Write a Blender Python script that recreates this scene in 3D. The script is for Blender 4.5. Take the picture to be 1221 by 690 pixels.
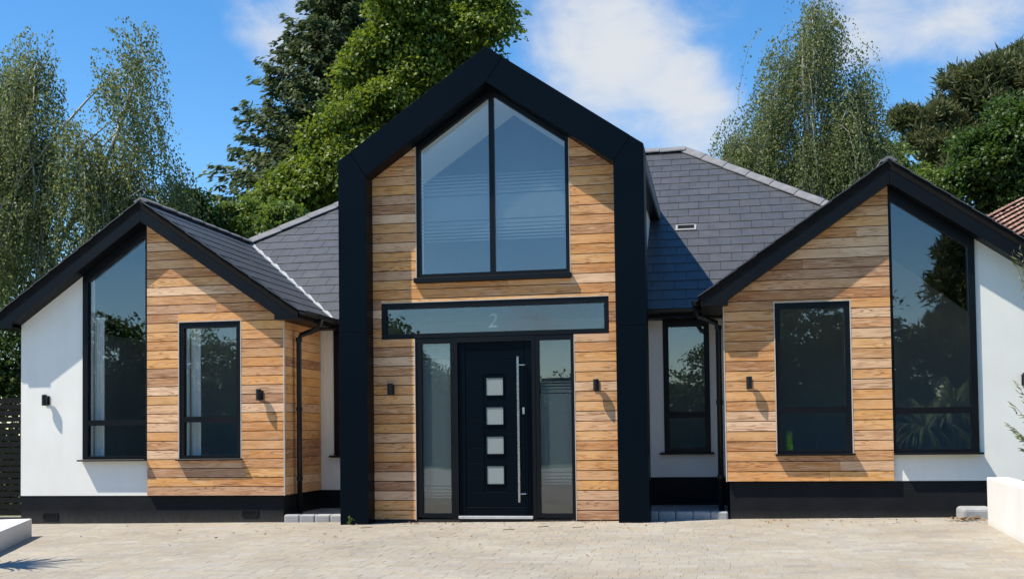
import bpy, bmesh, math, random
import numpy as np
from mathutils import Vector, Matrix

for o in list(bpy.data.objects):
    bpy.data.objects.remove(o, do_unlink=True)
SC = bpy.context.scene
COL = SC.collection
random.seed(7)
RNG = np.random.default_rng(11)

# ------------------------------------------------------------------ camera
CAMP = dict(f=1320.264, yaw=0.1846836, pitch=0.0352969, roll=-0.0124639, cx=610.5, cy=467.236, C=(2.68723, -13.32814, 1.15271))
def cam_axes():
    y, p, r = CAMP['yaw'], CAMP['pitch'], CAMP['roll']
    fwd = Vector((-math.sin(y)*math.cos(p), math.cos(y)*math.cos(p), math.sin(p)))
    right = Vector((math.cos(y), math.sin(y), 0))
    up = right.cross(fwd)
    return math.cos(r)*right + math.sin(r)*up, -math.sin(r)*right + math.cos(r)*up, fwd
AX_R, AX_U, AX_F = cam_axes()
CPOS = Vector(CAMP['C'])
def ray(u, v):
    return AX_F + AX_R*((u-CAMP['cx'])/CAMP['f']) + AX_U*((CAMP['cy']-v)/CAMP['f'])
def at(u, v, Y):                       # where a sight line meets the upright plane Y
    d = ray(u, v); return CPOS + d*((Y-CPOS.y)/d.y)
def pix(P):
    d = Vector(P)-CPOS; z = d.dot(AX_F)
    return CAMP['cx']+CAMP['f']*d.dot(AX_R)/z, CAMP['cy']-CAMP['f']*d.dot(AX_U)/z, z
cd = bpy.data.cameras.new('camera'); cam = bpy.data.objects.new('camera', cd); COL.objects.link(cam)
cd.sensor_fit = 'HORIZONTAL'; cd.sensor_width = 36.0; cd.lens = CAMP['f']/1221*36
cd.shift_x = 0; cd.shift_y = (CAMP['cy']-345)/1221
cd.clip_start = 0.1; cd.clip_end = 6000
m3 = Matrix((AX_R, AX_U, -AX_F)).transposed()
cam.matrix_world = Matrix.Translation(CPOS) @ m3.to_4x4()
SC.camera = cam
SC.render.resolution_x = 1024; SC.render.resolution_y = 578

# ------------------------------------------------------------------ world, sun, exposure
SUN_TO = Vector((-1.93, -1.0, 3.49)).normalized()
SUN_EL = math.asin(SUN_TO.z); SUN_ROT = math.atan2(SUN_TO.x, SUN_TO.y)
W = bpy.data.worlds.new('World'); SC.world = W; W.use_nodes = True
def build_world():
    nt = W.node_tree; N = nt.nodes; L = nt.links; N.clear()
    out = N.new('ShaderNodeOutputWorld'); bg = N.new('ShaderNodeBackground'); bg.inputs['Strength'].default_value = 0.105
    L.new(bg.outputs[0], out.inputs[0])
    sky = N.new('ShaderNodeTexSky'); sky.sky_type = 'NISHITA'; sky.sun_disc = False
    sky.sun_elevation = SUN_EL; sky.sun_rotation = SUN_ROT; sky.altitude = 60
    sky.air_density = 1.0; sky.dust_density = 0.0; sky.ozone_density = 2.2
    hs = N.new('ShaderNodeHueSaturation'); hs.inputs['Saturation'].default_value = 1.32; hs.inputs['Value'].default_value = 1.25
    L.new(sky.outputs[0], hs.inputs['Color'])
    tc = N.new('ShaderNodeTexCoord')
    nrm = N.new('ShaderNodeVectorMath'); nrm.operation = 'NORMALIZE'; L.new(tc.outputs['Generated'], nrm.inputs[0])
    # cloud field on the direction sphere: soft fractal noise, more cloud where the photographed banks stand
    mp = N.new('ShaderNodeMapping'); mp.inputs['Scale'].default_value = (1, 1, 1.5); L.new(nrm.outputs[0], mp.inputs[0])
    n1 = N.new('ShaderNodeTexNoise'); n1.inputs['Scale'].default_value = 4.2; n1.inputs['Detail'].default_value = 9
    n1.inputs['Roughness'].default_value = 0.56; n1.inputs['Distortion'].default_value = 0.35; L.new(mp.outputs[0], n1.inputs[0])
    def math_(op, a, b=None, clamp=False):
        n = N.new('ShaderNodeMath'); n.operation = op; n.use_clamp = clamp
        for i, s in enumerate((a, b)):
            if s is None: continue
            if isinstance(s, (int, float)): n.inputs[i].default_value = s
            else: L.new(s, n.inputs[i])
        return n.outputs[0]
    n2 = N.new('ShaderNodeTexNoise'); n2.inputs['Scale'].default_value = 15; n2.inputs['Detail'].default_value = 8; n2.inputs['Roughness'].default_value = .62; n2.inputs['Distortion'].default_value = .5; L.new(mp.outputs[0], n2.inputs[0])
    acc = math_('ADD', math_('MULTIPLY', n1.outputs['Fac'], 1.15), math_('MULTIPLY', n2.outputs['Fac'], .62)); acc = math_('SUBTRACT', acc, .385)
    banks = [(670, 55, 150, .30), (770, 95, 130, .34), (835, 135, 80, .30), (700, 20, 120, .2), (1080, 20, 130, .24), (1190, 30, 110, .24), (980, -20, 120, .2), (318, 12, 80, .20), (340, 55, 60, .12), (218, 200, 60, .12), (840, 250, 90, .2), (120, 20, 170, -.16), (520, 60, 90, -.05),
             (930, 60, 75, -.2), (1060, 120, 60, -.16), (250, 120, 80, -.12)]
    for (u, v, r, w) in banks:
        d = ray(u, v).normalized(); ang = r/CAMP['f']
        dp = N.new('ShaderNodeVectorMath'); dp.operation = 'DISTANCE'; L.new(nrm.outputs[0], dp.inputs[0]); dp.inputs[1].default_value = d
        mr = N.new('ShaderNodeMapRange'); mr.interpolation_type = 'SMOOTHERSTEP'
        mr.inputs['From Min'].default_value = ang*1.25; mr.inputs['From Max'].default_value = 0
        mr.inputs['To Min'].default_value = 0; mr.inputs['To Max'].default_value = w
        L.new(dp.outputs['Value'], mr.inputs['Value'])
        acc = math_('ADD', acc, mr.outputs[0])
    cl = N.new('ShaderNodeMapRange'); cl.interpolation_type = 'SMOOTHSTEP'
    cl.inputs['From Min'].default_value = 0.57; cl.inputs['From Max'].default_value = 1.16; L.new(acc, cl.inputs['Value'])
    mx = N.new('ShaderNodeMix'); mx.data_type = 'RGBA'
    L.new(cl.outputs[0], mx.inputs['Factor']); L.new(hs.outputs[0], mx.inputs[6]); mx.inputs[7].default_value = (4.6, 4.85, 5.2, 1)
    L.new(mx.outputs[2], bg.inputs['Color'])
build_world()
sd = bpy.data.lights.new('sun', 'SUN'); sd.energy = 5.0; sd.angle = math.radians(0.53); sd.color = (1.0, 0.93, 0.80)
sun = bpy.data.objects.new('sun', sd); COL.objects.link(sun); sun.location = (-20, -12, 40)
sun.rotation_euler = (-SUN_TO).to_track_quat('-Z', 'Y').to_euler()
VS = SC.view_settings; VS.view_transform = 'Standard'; VS.look = 'None'; VS.exposure = 0.6; VS.gamma = 1.0
VS.use_curve_mapping = False
SC.render.engine = 'CYCLES'
SC.cycles.max_bounces = 10; SC.cycles.transparent_max_bounces = 24; SC.cycles.diffuse_bounces = 4

# ------------------------------------------------------------------ materials
def new_mat(name):
    m = bpy.data.materials.new(name); m.use_nodes = True; nt = m.node_tree
    return m, nt, nt.nodes, nt.links, nt.nodes['Principled BSDF']
def ramp(N, stops):
    r = N.new('ShaderNodeValToRGB'); e = r.color_ramp.elements
    while len(e) < len(stops): e.new(0.5)
    for i, (p, c) in enumerate(stops):
        e[i].position = p; e[i].color = (*c, 1)
    return r
def noise(N, L, vec, scale, detail=4, rough=.55, dist=0):
    n = N.new('ShaderNodeTexNoise'); n.inputs['Scale'].default_value = scale; n.inputs['Detail'].default_value = detail
    n.inputs['Roughness'].default_value = rough; n.inputs['Distortion'].default_value = dist
    if vec is not None: L.new(vec, n.inputs['Vector'])
    return n
def bump(N, L, h, b, strength=.3, dist=.01):
    n = N.new('ShaderNodeBump'); n.inputs['Strength'].default_value = strength; n.inputs['Distance'].default_value = dist
    L.new(h, n.inputs['Height']); L.new(n.outputs[0], b.inputs['Normal'])
def mixc(N, L, fac, a, b, mode='MIX'):
    n = N.new('ShaderNodeMix'); n.data_type = 'RGBA'; n.blend_type = mode
    for s, k in ((fac, 0), (a, 6), (b, 7)):
        if isinstance(s, (int, float)): n.inputs[k].default_value = s
        elif isinstance(s, tuple): n.inputs[k].default_value = (*s, 1)
        else: L.new(s, n.inputs[k])
    return n.outputs[2]
def simple(name, c1, c2, scale=6, rough=.6, bmp=.15, bscale=120, bdist=.004, metal=0, coords='Object', rvar=.1, spec=.5):
    m, nt, N, L, B = new_mat(name)
    tc = N.new('ShaderNodeTexCoord'); n = noise(N, L, tc.outputs[coords], scale, 6, .6)
    r = ramp(N, [(.3, c1), (.7, c2)]); L.new(n.outputs['Fac'], r.inputs[0]); L.new(r.outputs[0], B.inputs['Base Color'])
    rr = N.new('ShaderNodeMapRange'); L.new(n.outputs['Fac'], rr.inputs['Value']); rr.inputs['To Min'].default_value = rough-rvar; rr.inputs['To Max'].default_value = rough+rvar
    L.new(rr.outputs[0], B.inputs['Roughness']); B.inputs['Metallic'].default_value = metal; B.inputs['Specular IOR Level'].default_value = spec
    if bmp:
        n2 = noise(N, L, tc.outputs[coords], bscale, 3, .6); bump(N, L, n2.outputs['Fac'], B, bmp, bdist)
    return m
M = {}
M['render'] = simple('white_render', (.75, .725, .665), (.80, .78, .725), 1.6, .85, .35, 160, .004)
M['render_wall'] = simple('white_wall_paint', (.66, .635, .585), (.74, .715, .665), 2.2, .85, .4, 110, .005)
M['plinth'] = simple('charcoal_plinth_paint', (.011, .0125, .015), (.017, .0185, .022), 3, .6, .5, 70, .006, spec=0.2)
M['portal'] = simple('anthracite_metal', (.0009, .0034, .0068), (.0014, .0045, .0085), 1.2, .34, .05, 3, .01, 0, 'Object', .05, spec=.07)
M['frame'] = simple('black_window_frame', (.003, .004, .006), (.0045, .0055, .0075), 2, .38, 0, spec=0.2)
M['barge'] = simple('black_barge_board', (.003, .004, .006), (.0045, .0055, .0075), 2, .42, .08, 40, .003, spec=0.16)
M['gutter'] = simple('black_gutter_plastic', (.008, .009, .011), (.011, .012, .015), 5, .3, 0, spec=0.3)
M['black'] = simple('dark_backing', (.008, .007, .006), (.012, .010, .009), 4, .8, 0, spec=0.1)
M['lead'] = simple('valley_lead', (.32, .33, .34), (.46, .47, .47), 9, .55, .2, 40, .003)
M['ventgrey'] = simple('grey_vent_plastic', (.24, .245, .25), (.28, .285, .29), 4, .6, 0)
M['interior'] = simple('interior_paint', (.48, .49, .51), (.52, .53, .55), 1, .8, 0)
M['blue_wall'] = simple('interior_blue_paint', (.17, .22, .29), (.19, .24, .31), 1, .8, 0)
M['ceiling'] = simple('interior_white_paint', (.84, .85, .84), (.86, .87, .86), 1, .8, 0)
M['floor_in'] = simple('interior_floor', (.30, .22, .15), (.36, .27, .19), 3, .5, 0)
M['steel'] = simple('brushed_steel', (.55, .55, .55), (.65, .65, .65), 30, .28, 0, metal=1)
M['alu'] = simple('aluminium_threshold', (.62, .62, .62), (.72, .72, .72), 14, .4, 0, metal=.7)
M['stone'] = simple('grey_kerb_stone', (.25, .25, .25), (.37, .365, .355), 5, .85, .6, 60, .006)
M['slab'] = simple('grey_step_slab', (.16, .165, .17), (.26, .26, .26), 8, .85, .5, 60, .006)
M['fence'] = simple('black_stained_timber', (.004, .004, .004), (.010, .0095, .009), 12, .7, .3, 60, .004, spec=.15)
M['brick'] = simple('red_brick', (.25, .10, .06), (.36, .16, .10), 12, .85, .4, 60, .004)
M['bead'] = simple('pale_edge_bead', (.46, .42, .37), (.56, .52, .46), 8, .6, 0)
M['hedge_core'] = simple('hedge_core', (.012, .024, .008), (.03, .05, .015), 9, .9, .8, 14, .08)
M['lime'] = simple('lime_green_leaf', (.25, .42, .03), (.38, .55, .05), 9, .6, 0)
M['twig'] = simple('dry_twig', (.10, .07, .045), (.17, .12, .08), 20, .8, 0)
M['dryleaf'] = simple('dry_leaf', (.12, .065, .025), (.30, .19, .09), 60, .8, 0)

def dusty(name, c1, c2, rough, spec):
    m, nt, N, L, B = new_mat(name); geo = N.new('ShaderNodeNewGeometry')
    n = noise(N, L, geo.outputs['Position'], 3, 6, .6); r = ramp(N, [(.3, c1), (.7, c2)]); L.new(n.outputs['Fac'], r.inputs[0])
    sp = N.new('ShaderNodeSeparateXYZ'); L.new(geo.outputs['Position'], sp.inputs[0])
    mp = N.new('ShaderNodeMapping'); mp.inputs['Scale'].default_value = (1, 1, .35); L.new(geo.outputs['Position'], mp.inputs[0]); n2 = noise(N, L, mp.outputs[0], 22, 5, .7)
    mr = N.new('ShaderNodeMapRange'); mr.inputs['From Min'].default_value = .26; mr.inputs['From Max'].default_value = .04; mr.inputs['To Min'].default_value = -.15; mr.inputs['To Max'].default_value = .38; L.new(sp.outputs['Z'], mr.inputs['Value'])
    mu = N.new('ShaderNodeMath'); mu.operation = 'MULTIPLY'; mu.use_clamp = True; L.new(mr.outputs[0], mu.inputs[0]); L.new(n2.outputs['Fac'], mu.inputs[1])
    L.new(mixc(N, L, mu.outputs[0], r.outputs[0], (.16, .145, .12)), B.inputs['Base Color']); B.inputs['Roughness'].default_value = rough; B.inputs['Specular IOR Level'].default_value = spec
    n3 = noise(N, L, geo.outputs['Position'], 70, 3, .6); bump(N, L, n3.outputs['Fac'], B, .5, .006)
    return m
def white_wall(name, c1, c2, splash):
    m, nt, N, L, B = new_mat(name); geo = N.new('ShaderNodeNewGeometry'); P_ = geo.outputs['Position']
    n = noise(N, L, P_, 1.4, 6, .6); r = ramp(N, [(.3, c1), (.7, c2)]); L.new(n.outputs['Fac'], r.inputs[0])
    mp = N.new('ShaderNodeMapping'); mp.inputs['Scale'].default_value = (9, 9, .7); L.new(P_, mp.inputs[0]); n2 = noise(N, L, mp.outputs[0], 1, 5, .65)
    r2 = ramp(N, [(.34, (.90, .885, .86)), (.56, (1, 1, 1))]); L.new(n2.outputs['Fac'], r2.inputs[0]); c = mixc(N, L, .22, r.outputs[0], r2.outputs[0], 'MULTIPLY')
    if splash:
        sp = N.new('ShaderNodeSeparateXYZ'); L.new(P_, sp.inputs[0]); n3 = noise(N, L, P_, 16, 5, .7)
        mr = N.new('ShaderNodeMapRange'); mr.inputs['From Min'].default_value = splash; mr.inputs['From Max'].default_value = .05; mr.inputs['To Min'].default_value = -.1; mr.inputs['To Max'].default_value = .9; L.new(sp.outputs['Z'], mr.inputs['Value'])
        mu = N.new('ShaderNodeMath'); mu.operation = 'MULTIPLY'; mu.use_clamp = True; L.new(mr.outputs[0], mu.inputs[0]); L.new(n3.outputs['Fac'], mu.inputs[1]); c = mixc(N, L, mu.outputs[0], c, (.36, .32, .26))
    L.new(c, B.inputs['Base Color']); B.inputs['Roughness'].default_value = .87
    n4 = noise(N, L, P_, 150, 4, .65); bump(N, L, n4.outputs['Fac'], B, .45, .004); return m
M['render'] = white_wall('white_render_weathered', (.75, .725, .665), (.80, .78, .725), 0)
M['render_wall'] = white_wall('white_wall_weathered', (.64, .62, .585), (.72, .70, .665), .2)
M['plinth'] = dusty('charcoal_plinth_paint_dusty', (.006, .007, .009), (.011, .012, .0145), .65, .14)
def wood_mat():
    m, nt, N, L, B = new_mat('larch_cladding')
    tc = N.new('ShaderNodeTexCoord'); oi = N.new('ShaderNodeObjectInfo')
    off = N.new('ShaderNodeVectorMath'); off.operation = 'SCALE'; off.inputs[0].default_value = (37, 11, 53); L.new(oi.outputs['Random'], off.inputs['Scale'])
    add = N.new('ShaderNodeVectorMath'); add.operation = 'ADD'; L.new(tc.outputs['Object'], add.inputs[0]); L.new(off.outputs[0], add.inputs[1])
    base = ramp(N, [(0, (0.653, 0.288, 0.084)), (0.1, (0.792, 0.43, 0.172)), (0.2, (0.43, 0.19, 0.075)), (0.3, (0.752, 0.353, 0.108)), (0.4, (0.83, 0.56, 0.36)), (0.5, (0.594, 0.258, 0.076)), (0.6, (0.772, 0.387, 0.12)), (0.7, (0.673, 0.353, 0.14)), (0.8, (0.38, 0.17, 0.075)), (0.9, (0.8, 0.51, 0.3)), (1, (0.634, 0.31, 0.112))])
    L.new(oi.outputs['Random'], base.inputs[0])
    # slow colour drift along each board
    mpA = N.new('ShaderNodeMapping'); mpA.inputs['Scale'].default_value = (2.2, 2, 9); L.new(add.outputs[0], mpA.inputs[0])
    nA = noise(N, L, mpA.outputs[0], 1, 4, .6)
    rA = ramp(N, [(.30, (.76, .70, .62)), (.5, (1, 1, 1)), (.70, (1.06, 1.08, 1.1))]); L.new(nA.outputs['Fac'], rA.inputs[0])
    c1 = mixc(N, L, .85, base.outputs[0], rA.outputs[0], 'MULTIPLY')
    # growth rings: stretched contour bands
    mpB = N.new('ShaderNodeMapping'); mpB.inputs['Scale'].default_value = (1.3, 3, 15); L.new(add.outputs[0], mpB.inputs[0])
    nB = noise(N, L, mpB.outputs[0], 1, 2, .5)
    sn = N.new('ShaderNodeMath'); sn.operation = 'MULTIPLY'; L.new(nB.outputs['Fac'], sn.inputs[0]); sn.inputs[1].default_value = 62
    sw = N.new('ShaderNodeMath'); sw.operation = 'SINE'; L.new(sn.outputs[0], sw.inputs[0])
    rB = ramp(N, [(.0, (1, 1, 1)), (.55, (1, 1, 1)), (1, (.42, .30, .21))])
    mr = N.new('ShaderNodeMapRange'); mr.inputs['From Min'].default_value = -1; L.new(sw.outputs[0], mr.inputs['Value']); L.new(mr.outputs[0], rB.inputs[0])
    gate = noise(N, L, mpA.outputs[0], .9, 2, .5); rg = ramp(N, [(.38, (.12, .12, .12)), (.66, (.9, .9, .9))]); L.new(gate.outputs['Fac'], rg.inputs[0])
    c2 = mixc(N, L, rg.outputs[0], c1, mixc(N, L, 1.0, c1, rB.outputs[0], 'MULTIPLY'))
    # fine fibres
    mpC = N.new('ShaderNodeMapping'); mpC.inputs['Scale'].default_value = (5, 40, 190); L.new(add.outputs[0], mpC.inputs[0])
    nC = noise(N, L, mpC.outputs[0], 1, 4, .65); rC = ramp(N, [(.3, (.84, .80, .76)), (.62, (1.04, 1.04, 1.04))]); L.new(nC.outputs['Fac'], rC.inputs[0])
    c3 = mixc(N, L, .8, c2, rC.outputs[0], 'MULTIPLY')
    # silvering where the weather has got at it
    mpD = N.new('ShaderNodeMapping'); mpD.inputs['Scale'].default_value = (4.0, 3, 48); L.new(add.outputs[0], mpD.inputs[0])
    nD = noise(N, L, mpD.outputs[0], 1.0, 5, .65); rD = ramp(N, [(.50, (0, 0, 0)), (.66, (.55, .55, .55))]); L.new(nD.outputs['Fac'], rD.inputs[0])
    c4 = mixc(N, L, rD.outputs[0], c3, (.70, .48, .30))
    L.new(c4, B.inputs['Base Color']); B.inputs['Roughness'].default_value = .72
    bump(N, L, nC.outputs['Fac'], B, .35, .003)
    return m
M['wood'] = wood_mat()

def slate_mat(name, attr=False):
    m, nt, N, L, B = new_mat(name)
    tc = N.new('ShaderNodeTexCoord')
    if attr:
        at_ = N.new('ShaderNodeAttribute'); at_.attribute_name = 'tint'; rnd = at_.outputs['Fac']
    else:
        oi = N.new('ShaderNodeObjectInfo'); rnd = oi.outputs['Random']
    base = ramp(N, [(0, (.053, .056, .061)), (.3, (.058, .060, .066)), (.6, (.055, .058, .064)), (.85, (.063, .064, .070)), (1, (.057, .058, .062))]); L.new(rnd, base.inputs[0])
    geo = N.new('ShaderNodeNewGeometry')
    n = noise(N, L, geo.outputs['Position'], 5, 6, .65); r = ramp(N, [(.3, (.8, .8, .8)), (.7, (1.22, 1.2, 1.18))]); L.new(n.outputs['Fac'], r.inputs[0])
    L.new(mixc(N, L, 1.0, base.outputs[0], r.outputs[0], 'MULTIPLY'), B.inputs['Base Color'])
    B.inputs['Roughness'].default_value = .48
    n2 = noise(N, L, geo.outputs['Position'], 38, 5, .6); bump(N, L, n2.outputs['Fac'], B, .35, .006)
    return m
M['slate'] = slate_mat('roof_slate'); M['slate_s'] = slate_mat('roof_slate_joined', True)
M['ridge'] = simple('grey_ridge_tile', (.12, .12, .13), (.20, .195, .20), 7, .7, .3, 50, .004)

def paving_mat(name, attr):
    m, nt, N, L, B = new_mat(name)
    if attr:
        a = N.new('ShaderNodeAttribute'); a.attribute_name = 'tint'; rnd = a.outputs['Fac']
    else:
        oi = N.new('ShaderNodeObjectInfo'); rnd = oi.outputs['Random']
    base = ramp(N, [(0, (.305, .272, .22)), (.2, (.325, .295, .245)), (.4, (.28, .255, .215)), (.55, (.34, .305, .25)), (.7, (.315, .275, .21)), (.85, (.295, .275, .245)), (1, (.345, .32, .272))]); L.new(rnd, base.inputs[0])
    geo = N.new('ShaderNodeNewGeometry')
    n0 = noise(N, L, geo.outputs['Position'], .7, 4, .6); r0 = ramp(N, [(.3, (.84, .80, .76)), (.7, (1.1, 1.1, 1.1))]); L.new(n0.outputs['Fac'], r0.inputs[0])
    n = noise(N, L, geo.outputs['Position'], 26, 5, .7); r = ramp(N, [(.3, (.84, .83, .81)), (.7, (1.12, 1.12, 1.12))]); L.new(n.outputs['Fac'], r.inputs[0])
    c = mixc(N, L, 1.0, base.outputs[0], r.outputs[0], 'MULTIPLY')
    L.new(mixc(N, L, 1.0, c, r0.outputs[0], 'MULTIPLY'), B.inputs['Base Color'])
    B.inputs['Roughness'].default_value = .88
    n2 = noise(N, L, geo.outputs['Position'], 140, 4, .65); bump(N, L, n2.outputs['Fac'], B, .5, .004)
    return m
M['pave'] = paving_mat('paving_block', False); M['pave_s'] = paving_mat('paving_block_joined', True)

def brickpave_mat():
    m, nt, N, L, B = new_mat('driveway_bed')
    geo = N.new('ShaderNodeNewGeometry')
    b = N.new('ShaderNodeTexBrick'); L.new(geo.outputs['Position'], b.inputs['Vector']); b.inputs['Scale'].default_value = 1
    b.inputs['Brick Width'].default_value = .2; b.inputs['Row Height'].default_value = .16; b.inputs['Mortar Size'].default_value = .006
    b.inputs['Color1'].default_value = (.29, .26, .21, 1); b.inputs['Color2'].default_value = (.25, .23, .20, 1); b.inputs['Mortar'].default_value = (.19, .17, .14, 1)
    L.new(b.outputs['Color'], B.inputs['Base Color']); B.inputs['Roughness'].default_value = .9
    return m
M['pavebed'] = brickpave_mat()
M['sand'] = simple('jointing_sand', (.25, .222, .18), (.30, .268, .22), 30, .95, .3, 200, .003)
M['grass'] = simple('lawn', (.045, .075, .02), (.085, .12, .035), 4, .9, .6, 90, .02)

def glass_mat(name, tint, boost, rough=0.0):
    m, nt, N, L, B = new_mat(name); N.remove(B); out = N['Material Output']
    tr = N.new('ShaderNodeBsdfTransparent'); tr.inputs[0].default_value = (*tint, 1)
    gl = N.new('ShaderNodeBsdfGlossy'); gl.inputs['Roughness'].default_value = rough; gl.inputs['Color'].default_value = (.95, .98, 1, 1)
    lw = N.new('ShaderNodeLayerWeight'); lw.inputs['Blend'].default_value = .5
    pw = N.new('ShaderNodeMath'); pw.operation = 'POWER'; pw.inputs[1].default_value = 5; L.new(lw.outputs['Facing'], pw.inputs[0])
    mu = N.new('ShaderNodeMath'); mu.operation = 'MULTIPLY_ADD'; mu.use_clamp = True; mu.inputs[1].default_value = .95; mu.inputs[2].default_value = .043*boost; L.new(pw.outputs[0], mu.inputs[0])
    geo = N.new('ShaderNodeNewGeometry'); n = noise(N, L, geo.outputs['Position'], 1.1, 1, .4)
    bp = N.new('ShaderNodeBump'); bp.inputs['Strength'].default_value = .05; bp.inputs['Distance'].default_value = .05; L.new(n.outputs['Fac'], bp.inputs['Height']); L.new(bp.outputs[0], gl.inputs['Normal'])
    mx = N.new('ShaderNodeMixShader'); L.new(mu.outputs[0], mx.inputs[0]); L.new(tr.outputs[0], mx.inputs[1]); L.new(gl.outputs[0], mx.inputs[2]); L.new(mx.outputs[0], out.inputs[0])
    return m
M['glass'] = glass_mat('window_glass', (.93, .96, .955), 1.9)
def film_mat(name, alpha, col):
    m, nt, N, L, B = new_mat(name); N.remove(B); out = N['Material Output']
    tr = N.new('ShaderNodeBsdfTransparent'); df = N.new('ShaderNodeBsdfDiffuse'); df.inputs[0].default_value = (*col, 1)
    tl = N.new('ShaderNodeBsdfTranslucent'); tl.inputs[0].default_value = (*col, 1)
    a = N.new('ShaderNodeMixShader'); a.inputs[0].default_value = .5; L.new(df.outputs[0], a.inputs[1]); L.new(tl.outputs[0], a.inputs[2])
    mx = N.new('ShaderNodeMixShader'); mx.inputs[0].default_value = alpha; L.new(tr.outputs[0], mx.inputs[1]); L.new(a.outputs[0], mx.inputs[2]); L.new(mx.outputs[0], out.inputs[0])
    return m
M['film'] = film_mat('frosted_film', .45, (.42, .49, .50)); M['film_light'] = film_mat('faint_frosted_film', .20, (.72, .82, .86)); M['film_pane'] = film_mat('frosted_pane', .97, (.48, .54, .53)); M['film_digit'] = film_mat('frosted_digit', .42, (.7, .75, .78))

def leaf_mat(name, stops, trans=.38, rough=.5):
    m, nt, N, L, B = new_mat(name); out = N['Material Output']
    a = N.new('ShaderNodeAttribute'); a.attribute_name = 'tint'
    r = ramp(N, stops); L.new(a.outputs['Fac'], r.inputs[0])
    L.new(r.outputs[0], B.inputs['Base Color']); B.inputs['Roughness'].default_value = rough; B.inputs['Specular IOR Level'].default_value = .35
    tl = N.new('ShaderNodeBsdfTranslucent')
    hs = N.new('ShaderNodeHueSaturation'); hs.inputs['Hue'].default_value = .485; hs.inputs['Value'].default_value = 1.5; hs.inputs['Saturation'].default_value = 1.1; L.new(r.outputs[0], hs.inputs['Color']); L.new(hs.outputs[0], tl.inputs[0])
    mx = N.new('ShaderNodeMixShader'); mx.inputs[0].default_value = trans; L.new(B.outputs[0], mx.inputs[1]); L.new(tl.outputs[0], mx.inputs[2]); L.new(mx.outputs[0], out.inputs[0])
    return m
M['lf_birch'] = leaf_mat('birch_leaf', [(0, (.080, .112, .038)), (.5, (.145, .178, .066)), (.85, (.215, .24, .105)), (1, (.30, .31, .17))], .45)
M['lf_broad'] = leaf_mat('sycamore_leaf', [(0, (.055, .098, .014)), (.5, (.11, .165, .024)), (1, (.185, .235, .045))])
M['lf_bright'] = leaf_mat('bright_shrub_leaf', [(0, (.05, .095, .018)), (.5, (.10, .165, .03)), (1, (.16, .22, .05))])
M['lf_dark'] = leaf_mat('dark_leaf', [(0, (.015, .032, .009)), (.5, (.030, .058, .015)), (1, (.055, .092, .024))])
M['lf_mid'] = leaf_mat('mid_leaf', [(0, (.022, .05, .012)), (.5, (.045, .09, .02)), (1, (.08, .14, .03))])
M['lf_conifer'] = leaf_mat('conifer_leaf', [(0, (.036, .058, .024)), (.5, (.068, .095, .040)), (1, (.11, .14, .056))], .32)
M['lf_pine'] = leaf_mat('pine_needle', [(0, (.05, .066, .026)), (.5, (.095, .112, .045)), (1, (.15, .165, .07))], .25)
M['lf_strap'] = leaf_mat('strap_leaf', [(0, (.06, .09, .025)), (.5, (.12, .16, .05)), (1, (.24, .25, .11))], .3)
M['bark'] = simple('brown_bark', (.05, .04, .03), (.10, .08, .06), 20, .9, .6, 30, .02)
M['bark_birch'] = simple('pale_birch_bark', (.16, .15, .13), (.48, .46, .42), 5, .8, .4, 30, .01)

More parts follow.
